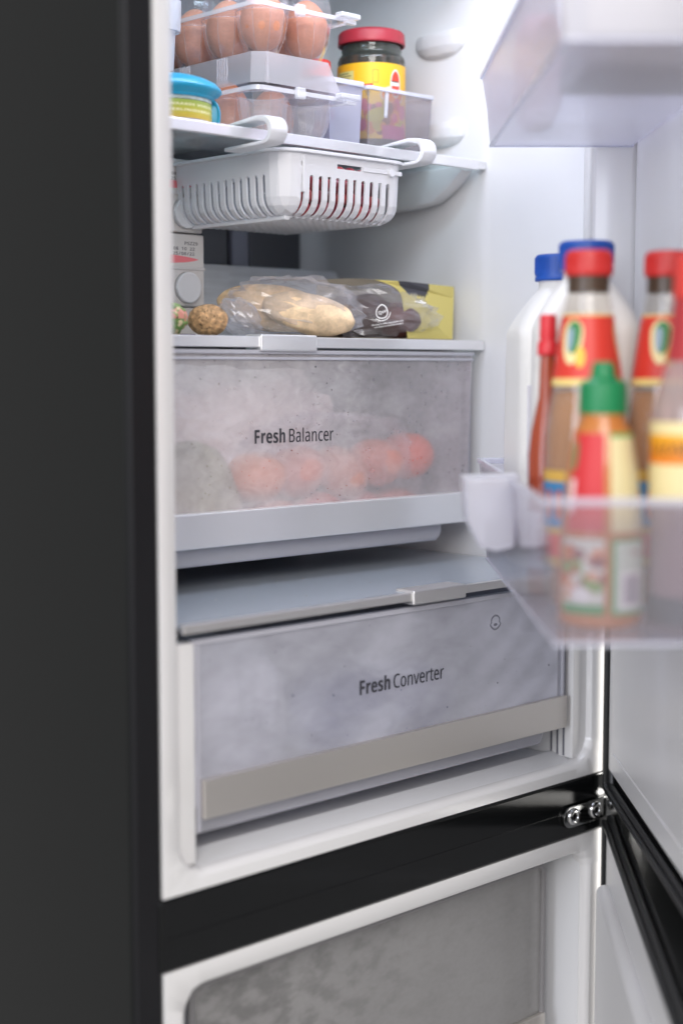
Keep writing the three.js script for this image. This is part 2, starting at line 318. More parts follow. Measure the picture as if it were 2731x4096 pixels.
{
  const Wd = lin(0.92, 0.875, 0.89), m = drawerPlastic(Wd, 0.98, frost1, 0.13);
  const sh = new THREE.Shape([[0.047, 0.4865], [0.593, 0.4865], [0.5835, 0.30], [0.5565, 0.30], [0.0565, 0.30]].map(([x, y]) => new THREE.Vector2(x, y)));
  part(dr1, 'front_panel', planarUV(sheet(sh, -0.1655), 'x', 'y', 0.54, 0.19, 0.05, 0.30), m);
  part(dr1, 'rim', [box(0.047, 0.593, 0.4785, 0.4815, -0.1652, -0.1632, 0.0008), box(0.046, 0.594, 0.4845, 0.489, -0.171, -0.1625, 0.0012)], M.edge);
  part(dr1, 'panel_edge', [box(0.5835, 0.5925, 0.325, 0.483, -0.178, -0.1665, 0.001)], std(lin(0.33, 0.32, 0.36), 0.4));
  part(dr1, 'handle', planarUV(box(0.064, 0.576, 0.2865, 0.3225, -0.166, -0.1535, 0.0015), 'x', 'y', 1, 1), M.alu);
  const lo = roundRect(0.094, 0.546, 0.2655, 0.300, [0.014, 0.014, 0.002, 0.002]); part(dr1, 'tray_front', toCreasedNormals(slab(lo, -0.18, -0.169, 0.004, 3), 0.6), M.trayPlastic);
  trayShell(dr1, 0.056, 0.584, 0.2655, 0.480, -0.168, -0.43, M.trayPlastic, 0.045);
  lettering(dr1, 'Fresh', 'Balancer', 0.2485, 0.3635, 0.3905, -0.1648, 0.0142);
}
// lower drawer
const specks2 = droplets(160, 0.0012, 0.006);
const mask2 = speckMask(specks2, 1024, 512, 2.9);
const frost2 = frostMap(1024, 512, (u, v) => {
  const warp = 0.5 * fbm(u * 5, v * 3, 60, 3), cloud = fbm(u * 5 + warp, v * 3.2 + 2 * warp, 21, 4), fine = fbm(u * 26, v * 13, 24, 3);
  const wiped = smooth(0.60, 0.86, u + 0.10 * cloud); let k = 0.58 + 0.24 * cloud + 0.06 * fine - wiped * (0.24 + 0.05 * Math.sin(90 * Math.hypot(u - 0.5, 0.34 * v - 0.6))); k = clamp(k, 0.2, 0.85);
  const r = Math.hypot((u - 0.79) * 2.9 * 1.15, (v - 0.79)) / 0.052, a = Math.atan2(v - 0.79, u - 0.79);   // the dried ring of a drop
  const ring = smooth(0.72, 0.9, r + 0.1 * Math.sin(3 * a)) * (1 - smooth(1.0, 1.12, r + 0.1 * Math.sin(3 * a))) + (1 - smooth(0.28, 0.4, Math.hypot((u - 0.79) * 2.9 / 1.7, v - 0.78) / 0.03));
  const s = Math.max(mask2(u, v) * smooth(0.0, 0.25, cloud + 0.1), ring * 0.8); return k + (0.95 - k) * s;
});
const dr2 = thing('crisper_drawer', 'translucent drawer lettered Fresh Converter with a smeared front, under the grey shelf', 'drawer', [0.32, 0.036, -0.2]);
{
  const m = drawerPlastic(lin(0.80, 0.805, 0.90), 0.95, frost2, 0.12);
  const sh = roundRect(0.0485, 0.588, 0.070, 0.2225, 0.003);
  part(dr2, 'front_panel', planarUV(sheet(sh, -0.016), 'x', 'y', 0.52, 0.155, 0.055, 0.07), m);
  part(dr2, 'rim', [box(0.0485, 0.588, 0.2195, 0.225, -0.022, -0.0135, 0.0012), box(0.052, 0.056, 0.046, 0.2195, -0.0165, -0.0135, 0.001), box(0.581, 0.585, 0.07, 0.2195, -0.0165, -0.0135, 0.001)], M.edge);
  part(dr2, 'handle', planarUV(box(0.0565, 0.5865, 0.0585, 0.0955, -0.0165, -0.010, 0.0012), 'x', 'y', 1, 1), M.aluWarm);
  const lo = roundRect(0.050, 0.557, 0.0425, 0.072, [0.004, 0.012, 0.002, 0.002]); part(dr2, 'tray_front', toCreasedNormals(slab(lo, -0.031, -0.0195, 0.004, 3), 0.6), M.trayClear);
  trayShell(dr2, 0.052, 0.584, 0.0425, 0.219, -0.0185, -0.33, M.trayClear, 0.03);
  lettering(dr2, 'Fresh', 'Converter', 0.2575, 0.3825, 0.1435, -0.0152, 0.0142);
}
// freezer drawer
const frost3 = frostMap(1024, 1024, (u, v) => {
  const cloud = fbm(u * 5, v * 5, 31, 5), near = smooth(0.62, 0.08, Math.hypot(u - 0.1, v - 0.92)), b = smooth(-0.12, 0.42, fbm(u * 20, v * 20, 37, 5) - 0.04 + 0.2 * near) * (0.2 + near), g = fbm(u * 70, v * 70, 44, 2);
  return clamp(0.18 + 0.12 * cloud + 0.26 * b + 0.07 * g, 0.04, 0.6);
});
const dr3 = thing('freezer_drawer', 'frosted grey freezer drawer below the black divider bar', 'drawer', [0.32, -0.5, -0.25]);
{
  const m = drawerPlastic(lin(0.345, 0.338, 0.333), 0.9, frost3, 0.16);
  part(dr3, 'front_panel', planarUV(sheet(roundRect(0.059, 0.5875, -0.46, -0.1065, 0.012), -0.0415), 'x', 'y', 0.55, 0.35, 0.05, -0.46), m);
  const ring = roundRect(0.059, 0.5875, -0.46, -0.1065, 0.012); ring.holes.push(roundRect(0.0655, 0.581, -0.455, -0.1125, 0.009, THREE.Path));
  part(dr3, 'frame', toCreasedNormals(slab(ring, -0.043, -0.0375, 0.002, 3), 0.8), phys(lin(0.33, 0.32, 0.325), 0.3, { transmission: 0.3, thickness: 0 }));
  part(dr3, 'handle', planarUV(box(0.066, 0.5835, -0.345, -0.289, -0.041, -0.034, 0.0012), 'x', 'y', 1, 1), M.aluWarm);
  part(dr3, 'side_wall', box(0.066, 0.069, -0.46, -0.12, -0.43, -0.045), M.trayPlastic);
  part(dr3, 'side_wall', box(0.578, 0.581, -0.46, -0.12, -0.43, -0.045), M.trayPlastic);
  part(dr3, 'tray_floor', box(0.07, 0.577, -0.46, -0.455, -0.43, -0.045), M.trayPlastic);
}

// ---------------------------------------------------------------- hanging basket
const basket = thing('hanging_basket', 'white slotted plastic basket hooked under the egg shelf', 'basket', [0.37, 0.6265, -0.25]);
{
  const X0 = 0.2755, X1 = 0.463, Z0 = -0.35, Z1 = -0.1475, YT = 0.6965, YB = 0.6305, RC = 0.026, RF = 0.021, TK = 0.0022;
  // walk round the rounded rectangle
  const seg = [];
  const A = (X1 - X0 - 2 * RC), B = (Z1 - Z0 - 2 * RC), Q = Math.PI / 2 * RC, L = 2 * A + 2 * B + 4 * Q;
  function ring(u) {  // u in length, from the front left end of the front wall, to the right, round the back
    let t = u;
    if (t < A) return [X0 + RC + t, Z1, 0, 1]; t -= A;
    if (t < Q) { const a = t / RC; return [X1 - RC + RC * Math.sin(a), Z1 - RC + RC * Math.cos(a), Math.sin(a), Math.cos(a)]; } t -= Q;
    if (t < B) return [X1, Z1 - RC - t, 1, 0]; t -= B;
    if (t < Q) { const a = t / RC; return [X1 - RC + RC * Math.cos(a), Z0 + RC - RC * Math.sin(a), Math.cos(a), -Math.sin(a)]; } t -= Q;
    if (t < A) return [X1 - RC - t, Z0, 0, -1]; t -= A;
    if (t < Q) { const a = t / RC; return [X0 + RC - RC * Math.sin(a), Z0 + RC - RC * Math.cos(a), -Math.sin(a), -Math.cos(a)]; } t -= Q;
    if (t < B) return [X0, Z0 + RC + t, -1, 0]; t -= B;
    const a = Math.min(t / RC, Math.PI / 2); return [X0 + RC - RC * Math.cos(a), Z1 - RC + RC * Math.sin(a), -Math.cos(a), Math.sin(a)];
  }
  const HV = YT - YB - RF, QF = Math.PI / 2 * RF, LV = HV + QF;
  const nu = 620, nv = 64;
  function surf(i, j, off) {
    const [x, z, nx, nz] = ring((i % nu) / nu * L), v = j / nv * LV, draft = 0.05;
    let y, inn, ny, nh;
    if (v < HV) { y = YT - v; inn = draft * v; ny = 0; nh = 1; }
    else { const a = (v - HV) / RF; y = YB + RF - RF * Math.sin(a); inn = draft * HV + RF * (1 - Math.cos(a)); ny = -Math.sin(a); nh = Math.cos(a); }
    return [x - nx * (inn + off * nh), y - ny * off, z - nz * (inn + off * nh)];
  }
  const pitch = 0.01265, half = 0.0029;
  function open(u, v) {      // is this spot of the wall cut away?
    const y = YT - v;
    const slot = (c, top, bot) => { const d = Math.abs(u - c); if (d > half) return false; const r = Math.sqrt(half * half - d * d); return v > top + half - r && v < bot; };
    if (u < A + 0.02) { for (let k = 0; k < 11; k++) { const c = -0.004 + (k + 0.6) * pitch; if (slot(c, 0.023, LV - 0.003)) return true; }
      if (u > 0.052 && u < 0.089 && v > 0.0085 && v < 0.0132) return true;
      if (u > -0.002 && u < 0.004 && v > 0.010 && v < 0.0145) return true; }
    const uL = L - Q - B;     // left wall
    if (u > uL && u < uL + B) for (let k = 0; k < 14; k++) if (slot(uL + B - 0.003 - (k + 0.3) * pitch, 0.023, LV - 0.003)) return true;
    const uR = A + Q; if (u > uR && u < uR + B) for (let k = 0; k < 12; k++) if (slot(uR + (k + 0.5) * pitch, 0.023, LV - 0.003)) return true;
    return false;
  }
  const solid = []; for (let i = 0; i < nu; i++) { solid.push([]); for (let j = 0; j < nv; j++) solid[i].push(!open((i + 0.5) / nu * L, (j + 0.5) / nv * LV)); }
  const pos = []; const quad = (a, b, c, d) => pos.push(...a, ...b, ...c, ...a, ...c, ...d);
  const ok = (i, j) => j >= 0 && j < nv && solid[(i + nu) % nu][j];
  for (let i = 0; i < nu; i++) for (let j = 0; j < nv; j++) {
    if (!solid[i][j]) continue;
    const o = [[i, j], [i, j + 1], [i + 1, j + 1], [i + 1, j]].map(([a, b]) => surf(a, b, 0)), n = [[i, j], [i, j + 1], [i + 1, j + 1], [i + 1, j]].map(([a, b]) => surf(a, b, TK));
    quad(o[0], o[1], o[2], o[3]); quad(n[0], n[3], n[2], n[1]);
    if (!ok(i - 1, j)) quad(o[0], n[0], n[1], o[1]); if (!ok(i + 1, j)) quad(o[3], o[2], n[2], n[3]);
    if (!ok(i, j - 1)) quad(o[0], o[3], n[3], n[0]); if (!ok(i, j + 1)) quad(o[1], n[1], n[2], o[2]);
  }
  let g = new THREE.BufferGeometry(); g.setAttribute('position', new THREE.Float32BufferAttribute(pos, 3)); g.computeVertexNormals();
  g.setAttribute('uv', new THREE.Float32BufferAttribute(new Float32Array(pos.length / 3 * 2), 2));
  g = toCreasedNormals(g, 0.7);
  part(basket, 'wall', g, M.whitePlastic);
  // rim flange
  const rim = new THREE.Shape(); const pts = []; for (let i = 0; i < 120; i++) { const [x, z, nx, nz] = ring(i / 120 * L); pts.push([x + nx * 0.0045, z + nz * 0.0045]); }
  const hole = []; for (let i = 0; i < 120; i++) { const [x, z, nx, nz] = ring(i / 120 * L); hole.push(new THREE.Vector2(x - nx * 0.0005, -(z - nz * 0.0005))); }
  const rs = new THREE.Shape(pts.map(([x, z]) => new THREE.Vector2(x, -z))); rs.holes.push(new THREE.Path(hole)); const rg = slab(rs, YT - 0.001, YT + 0.0025, 0.0008, 2); rg.rotateX(-Math.PI / 2); part(basket, 'rim', toCreasedNormals(rg, 0.6), M.whitePlastic);
  // lattice floor and the runner under it
  const inset = 0.05 * HV + RF, bars = [];
  for (let x = X0 + inset + 0.004; x < X1 - inset; x += 0.0095) bars.push(box(x, x + 0.0042, YB - 0.0012, YB + 0.0014, Z0 + inset - 0.003, Z1 - inset + 0.003, 0.0005));
  for (let z = Z0 + inset + 0.004; z < Z1 - inset; z += 0.0095) bars.push(box(X0 + inset - 0.003, X1 - inset + 0.003, YB - 0.0008, YB + 0.001, z, z + 0.0042, 0.0005));
  part(basket, 'lattice_floor', bars, M.whitePlastic);
  part(basket, 'runner', [box(X0 + inset - 0.004, X0 + inset + 0.004, YB - 0.004, YB + 0.001, Z0 + 0.02, Z1 - inset + 0.004, 0.0015)], M.whitePlastic);
  // sliding joint plate and pin on the front
  part(basket, 'joint_bar', box(0.3035, 0.3075, 0.655, 0.6945, -0.151, -0.1468, 0.0008), M.whitePlastic);
  part(basket, 'joint_bar', box(0.392, 0.452, 0.6832, 0.6877, -0.151, -0.1469, 0.0006), M.whitePlastic);
  const pin = new THREE.CylinderGeometry(0.0042, 0.0042, 0.004, 20); pin.rotateX(Math.PI / 2); pin.translate(0.434, 0.6853, -0.1462); part(basket, 'pin', pin, M.whitePlastic);
  // the two hooks that lie over the shelf
  for (const [x0, x1] of [[0.240, 0.2625], [0.4635, 0.4845]]) {
    const o = [[-0.245, 0.7178], [-0.150, 0.7268], ...arc(-0.1385, 0.7115, 0.0142, Math.PI * 0.5, -Math.PI * 0.5, 12), [-0.20, 0.6955]];
    const inn = [[-0.20, 0.6990], ...arc(-0.1405, 0.7105, 0.0098, -Math.PI * 0.5, Math.PI * 0.42, 10), [-0.15, 0.7222], [-0.242, 0.7166]];
    part(basket, 'hook', toCreasedNormals(prismX([...o, ...inn], x0, x1, 0.001), 0.5), M.whitePlastic);
  }
}

// ---------------------------------------------------------------- egg cartons and eggs
const pet = phys(lin(0.95, 0.945, 0.965), 0.09, { transmission: 0.93, thickness: 0, ior: 1.65 });
const petMilky = phys(lin(0.93, 0.915, 0.93), 0.13, { transmission: 0.84, thickness: 0, ior: 1.6 });
const petEdge = phys(lin(0.95, 0.95, 0.97), 0.1, { transmission: 0.62, thickness: 0, ior: 1.6 });
const petCrease = phys(lin(0.95, 0.95, 0.97), 0.1, { transmission: 0.88, thickness: 0, ior: 1.6 });
const petHazy = phys(lin(0.90, 0.88, 0.90), 0.25, { transmission: 0.76, thickness: 0 });
const EX = [0.304, 0.367], EZ = [-0.2125, -0.271, -0.3295, -0.388];
const eggGeo = (() => { const p = []; for (let i = 0; i <= 26; i++) { const a = Math.PI * i / 26, y = -Math.cos(a), r = Math.sin(a) * (1 - 0.11 * y) * 0.0248; p.push([r, 0.0318 * y]); } return lathe(p, 40); })();
const eggTex = dataTex(256, 256, (u, v) => { const a = fbm(u * 40, v * 40, 2, 3), b = fbm(u * 6, v * 6, 8, 3); const k = 1 + 0.10 * a + 0.08 * b; return [0.79 * k, 0.53 * k, 0.405 * k]; }, true);
const eggMats = [[1, 1, 1], [0.95, 0.88, 0.84], [1.08, 1.06, 1.04]].map((c) => std(lin(...c), 0.5, { map: eggTex, bumpMap: grainBump, bumpScale: 0.00004 }));
function cup(x, z, y0, h, r0, r1) {           // faceted thimble of an egg carton
  const pts = [[0.0, y0 + 0.003], [r0 * 0.55, y0 + 0.003], [r0 * 0.6, y0], [r0, y0], [r0 * 1.58, y0 + h * 0.42], [r1 * 1.04, y0 + h * 0.8], [r1 * 1.08, y0 + h]];
  const g = toCreasedNormals(lathe(pts, 9), 0.3); g.rotateY(0.31); g.translate(x, 0, z); return g;
}
function flange(y, x0, x1, z0, z1, t, cells) {
  const s = roundRect(x0, x1, -z1, -z0, 0.014); for (const [x, z, r] of cells) { const h = new THREE.Path(); h.absarc(x, -z, r, 0, Math.PI * 2); s.holes.push(h); }
  const g = slab(s, y, y + t, 0.0004, 1, 8); g.rotateX(-Math.PI / 2); return g;
}
function carton(label, y0, cupH, lidH, hazyLid) {
  const T = thing('egg_carton', label, 'egg carton', [0.335, y0, -0.30], 'clear egg cartons on the top shelf');
  const cells = []; for (const x of EX) for (const z of EZ) cells.push([x, z, 0.0281]);
  const top = y0 + cupH;
  for (const [x, z] of cells) {
    const c = part(T, 'cup', cup(x, z, y0, cupH, 0.0155, 0.0262), hazyLid ? petMilky : pet), e = [];
    for (let k = 0; k < 9; k += 1) { const a = k / 9 * Math.PI * 2 + 0.31, P = [[0.0155, y0], [0.0245, y0 + cupH * 0.42], [0.02725, y0 + cupH * 0.8], [0.0283, y0 + cupH]].map(([r, y]) => new THREE.Vector3(x + r * Math.sin(a), y, z + r * Math.cos(a))); for (let i = 0; i < 3; i++) { e.push(new THREE.TubeGeometry(new THREE.LineCurve3(P[i], P[i + 1]), 1, 0.00045, 4)); } }
    const t = new THREE.TorusGeometry(0.0283, 0.0007, 5, 30); t.rotateX(Math.PI / 2); t.translate(x, y0 + cupH, z); e.push(t);
    part(c, 'crease', e, petCrease);
  }
  const X0 = 0.2655, X1 = 0.4055, Z0 = -0.421, Z1 = -0.177;
  part(T, 'flange', [flange(top, X0 + 0.004, X1 - 0.004, Z0, Z1, 0.0008, cells), flange(top + 0.0062, X0 + 0.006, X1 - 0.006, Z0, Z1 - 0.001, 0.0008, [])].slice(0, 1), pet);
  const rimS = roundRect(X0, X1, -Z1, -Z0, 0.012); rimS.holes.push(roundRect(X0 + 0.0012, X1 - 0.0012, -Z1 + 0.0012, -Z0 - 0.0012, 0.011, THREE.Path));
  const rg = slab(rimS, top - 0.0012, top + 0.0035, 0.0003, 1, 6); rg.rotateX(-Math.PI / 2); part(T, 'rim', rg, petEdge);
  part(T, 'latch', [box(0.378, 0.407, top + 0.001, top + 0.007, -0.178, -0.166, 0.002), box(0.39, 0.4045, top - 0.004, top + 0.0005, -0.177, -0.171, 0.001), box(0.318, 0.330, top - 0.006, top + 0.006, -0.1775, -0.1705, 0.002)], petEdge);
  // lid
  const yl = top + 0.0075;
  if (hazyLid) {
    const a = 0.014, ring = (y, d) => [[X0 + d, Z1 - d], [X1 - d, Z1 - d], [X1 - d, Z0 + d], [X0 + d, Z0 + d]].map(([x, z]) => [x, y, z]);
    const lo = ring(yl, 0.004), up = ring(yl + lidH, a), ps = [], q = (a, b, c, d) => ps.push(...a, ...b, ...c, ...a, ...c, ...d);
    const cut = 0.011;
    function eight(r, c) { const o = []; for (let i = 0; i < 4; i++) { const p = r[i], pv = r[(i + 3) % 4], nx = r[(i + 1) % 4]; const f = (t) => { const L = Math.hypot(t[0] - p[0], t[2] - p[2]); return [p[0] + (t[0] - p[0]) * c / L, p[1], p[2] + (t[2] - p[2]) * c / L]; }; o.push(f(pv), f(nx)); } return o; }
    const L8 = eight(lo, cut), U8 = eight(up, cut);
    for (let i = 0; i < 8; i++) q(L8[i], L8[(i + 1) % 8], U8[(i + 1) % 8], U8[i]);
    for (let i = 1; i < 7; i++) ps.push(...U8[0], ...U8[i], ...U8[i + 1]);
    const g = new THREE.BufferGeometry(); g.setAttribute('position', new THREE.Float32BufferAttribute(ps, 3)); g.computeVertexNormals(); g.setAttribute('uv', new THREE.Float32BufferAttribute(new Float32Array(ps.length / 3 * 2), 2));
    const lid = part(T, 'lid', g, petHazy);
    const ribs = []; for (const z of [-0.235, -0.3]) for (let k = 0; k < 5; k++) ribs.push(box(X0 + 0.006, X0 + 0.0085, yl + 0.004, yl + lidH - 0.003, z - k * 0.004, z - k * 0.004 + 0.0012, 0.0004)); part(lid, 'rib', ribs, petHazy);
    part(lid, 'corner_edge', [box(X0 + 0.0235, X0 + 0.0248, yl, yl + lidH, Z1 - 0.0105, Z1 - 0.0095, 0.0004)], petHazy);
  } else {
    for (const [x, z] of cells) { const g = cup(x, z, 0, 0.034, 0.0155, 0.0262); g.rotateX(Math.PI); g.translate(0, yl + 0.034, 2 * z); part(T, 'lid_dome', g, pet); }
  }
  return T;
}
carton('clear plastic egg carton with a flat hazy lid, standing on the shelf', 0.7165, 0.0455, 0.0345, true);
carton('clear plastic egg carton full of brown eggs, stacked on top of the other carton', 0.8045, 0.0440, 0.03, false);
for (const [yb, list, lab, grp] of [[0.8085, [[0, 0], [1, 0], [0, 1], [1, 1], [0, 2], [1, 2], [0, 3], [1, 3]], 'brown egg in the upper carton', 'brown eggs in the upper carton'], [0.7205, [[0, 1], [1, 1], [0, 2], [1, 2], [0, 3]], 'brown egg in the flat lidded carton', 'brown eggs in the lower carton']])
  for (const [i, k] of list) {
    const e = single('egg', `${lab}, ${['row nearest the door', 'second row from the door', 'third row from the door', 'row nearest the back wall'][k]}, ${i ? 'container' : 'can'} side`, 'egg', eggGeo, eggMats[Math.floor(rnd() * 3)], [EX[i] + (rnd() - 0.5) * 0.002, yb + 0.0318, EZ[k] + (rnd() - 0.5) * 0.002], grp);
    e.rotation.set((rnd() - 0.5) * 0.16, rnd() * 6, (rnd() - 0.5) * 0.16);
  }

// ---------------------------------------------------------------- other things on the top shelf
{ // can with stretch lid
  const c = atDepth(672, 400, 1.57), T = thing('food_can', 'small can with a yellow green label under a cyan silicone lid', 'can', [c.x, 0.7165, c.z]);
  const lab = canvasTex(1024, 256, (x, w, h) => {
    x.fillStyle = '#c9d6d6'; x.fillRect(0, 0, w, h); x.fillStyle = '#8f9f92'; for (let i = 0; i < 300; i++) { x.globalAlpha = 0.25; x.beginPath(); x.arc((i * 97) % w, rnd() * 100, 4 + rnd() * 12, 0, 7); x.fill(); } x.globalAlpha = 1;
    const g = x.createLinearGradient(0, 110, 0, h); g.addColorStop(0, '#9cb554'); g.addColorStop(0.6, '#c2b83c'); g.addColorStop(1, '#cfae45'); x.fillStyle = g; x.fillRect(0, 112, w, h);
    x.fillStyle = '#3f3a2c'; x.fillRect(0, 108, w, 5); x.fillStyle = '#eee9c0'; x.font = 'bold 26px sans-serif'; for (let i = 0; i < 4; i++) { x.fillText('VOEDINGSWAARDE', 10 + i * 260, 160); x.fillText('LINGEBRIST · AVERLINGEN', 10 + i * 260 - 60, 205); }
  });
  local(T, 'can_body', lathe([[0, 0.001], [0.043, 0.001], [0.0445, 0.003], [0.0445, 0.040], [0, 0.040]], 56), std(lin(0.7, 0.7, 0.7), 0.3, { metalness: 1 }));
  local(T, 'label', (() => { const g = new THREE.CylinderGeometry(0.0449, 0.0449, 0.0325, 64, 1, true); g.translate(0, 0.0205, 0); return g; })(), std(0xffffff, 0.42, { map: lab }));
  const cy = phys(lin(0.003, 0.35, 0.57), 0.36, { transmission: 0.15, thickness: 0, clearcoat: 0.12, clearcoatRoughness: 0.3 });
  const lid = local(T, 'lid', lathe([[0, 0.0515], [0.03, 0.0505], [0.040, 0.0475], [0.050, 0.0425], [0.0545, 0.038], [0.0555, 0.035], [0.053, 0.0325], [0.0485, 0.030], [0.0468, 0.028], [0.0465, 0.0262], [0.0452, 0.0262], [0.0452, 0.0335], [0, 0.044]], 64), cy);
  const tab = new THREE.TorusGeometry(0.011, 0.0018, 10, 32, Math.PI * 1.1); tab.rotateZ(-1.25); tab.scale(0.9, 1.35, 1.6); tab.translate(0.0425, 0.0135, 0); const flap = blob(0.0075, 0.012, 0.002, null, 20, 14, 3); flap.translate(0.0465, 0.0125, 0);
  const t = local(T, 'pull_tab', [tab, flap], cy); t.rotation.y = -YAW * 1.0 + 0.12;
}
{ // the corner of a tub at the edge of the opening
  const c = atDepth(640, 110, 1.60), T = thing('plastic_tub', 'pale translucent tub whose rim shows beside the egg cartons', 'tub', [c.x, 0.7165, c.z]);
  const m = phys(lin(0.84, 0.84, 0.88), 0.5, { transmission: 0.5, thickness: 0 });
  local(T, 'tub_body', lathe([[0, 0.064], [0.014, 0.064], [0.0165, 0.110], [0.0178, 0.122]], 40), m);
  local(T, 'tub_rim', lathe([[0.0178, 0.104], [0.0215, 0.104], [0.0225, 0.1355], [0.0195, 0.1355], [0.0178, 0.122]], 40), m);
  // what it stands on
  const k = thing('food_can', 'plain steel can under the pale tub', 'can', [c.x, 0.7165, c.z]); local(k, 'can_body', lathe([[0, 0], [0.0135, 0], [0.0135, 0.0635], [0, 0.0635]], 36), std(lin(0.5, 0.5, 0.52), 0.35, { metalness: 1 }));
}
const frosted = phys(lin(0.82, 0.83, 0.92), 0.42, { transmission: 0.74, thickness: 0 });
const frostedB = phys(lin(0.82, 0.81, 0.84), 0.28, { transmission: 0.9, thickness: 0 });
const frostedRim = phys(lin(0.80, 0.81, 0.90), 0.45, { transmission: 0.3, thickness: 0 });
function openBox(T, x0, x1, y0, y1, z0, z1, taper, mat, rimMat, rh = 0.006) {
  const t = 0.0012, wall = (a, b, c, d) => { // four corners, thick along their normal
    const g = new THREE.BufferGeometry(); const n = new THREE.Vector3().subVectors(b, a).cross(new THREE.Vector3().subVectors(d, a)).normalize().multiplyScalar(t), P = [a, b, c, d], Q = P.map((p) => p.clone().add(n)), ps = [];
    const q = (A, B, C, D) => { for (const v of [A, B, C, A, C, D]) ps.push(v.x, v.y, v.z); };
    q(P[0], P[1], P[2], P[3]); q(Q[3], Q[2], Q[1], Q[0]); for (let i = 0; i < 4; i++) { const j = (i + 1) % 4; q(P[i], Q[i], Q[j], P[j]); }
    g.setAttribute('position', new THREE.Float32BufferAttribute(ps, 3)); g.setAttribute('uv', new THREE.Float32BufferAttribute(new Float32Array(ps.length / 3 * 2), 2)); g.computeVertexNormals(); return g;
  };
  const V = (x, y, z) => new THREE.Vector3(x, y, z), k = taper;
  const b = [V(x0 + k, y0, z1 - k), V(x1 - k, y0, z1 - k), V(x1 - k, y0, z0 + k), V(x0 + k, y0, z0 + k)], u = [V(x0, y1, z1), V(x1, y1, z1), V(x1, y1, z0), V(x0, y1, z0)];
  for (let i = 0; i < 4; i++) { const j = (i + 1) % 4; part(T, 'wall', wall(b[j], b[i], u[i], u[j]), mat); }
  part(T, 'base', box(x0 + k, x1 - k, y0, y0 + 0.0014, z0 + k, z1 - k, 0.0005), mat);
  const o = roundRect(x0 - 0.003, x1 + 0.003, -z1 - 0.003, -z0 + 0.003, 0.006); o.holes.push(roundRect(x0 + 0.0005, x1 - 0.0005, -z1 + 0.0005, -z0 - 0.0005, 0.004, THREE.Path));
  const rg = slab(o, y1 - rh + 0.001, y1 + 0.001, 0.0008, 2); rg.rotateX(-Math.PI / 2); part(T, 'rim', toCreasedNormals(rg, 0.6), rimMat);
}
const bA = thing('plastic_container', 'bluish translucent open container beside the egg cartons holding a red capped bottle', 'container', [0.435, 0.7165, -0.27]);
openBox(bA, 0.4115, 0.4635, 0.7165, 0.7965, -0.33, -0.222, 0.003, frosted, frostedRim);
const bB = thing('plastic_container', 'clear greyish open container with the pickle jar standing in it', 'container', [0.525, 0.7165, -0.27]);
openBox(bB, 0.4725, 0.5805, 0.7165, 0.7945, -0.324, -0.222, 0.004, frostedB, frostedRim, 0.0045);
part(bB, 'rim_lug', prismX([[-0.2235, 0.792], [-0.2205, 0.792], [-0.2238, 0.762]], 0.5005, 0.5055, 0.0005), frostedRim);
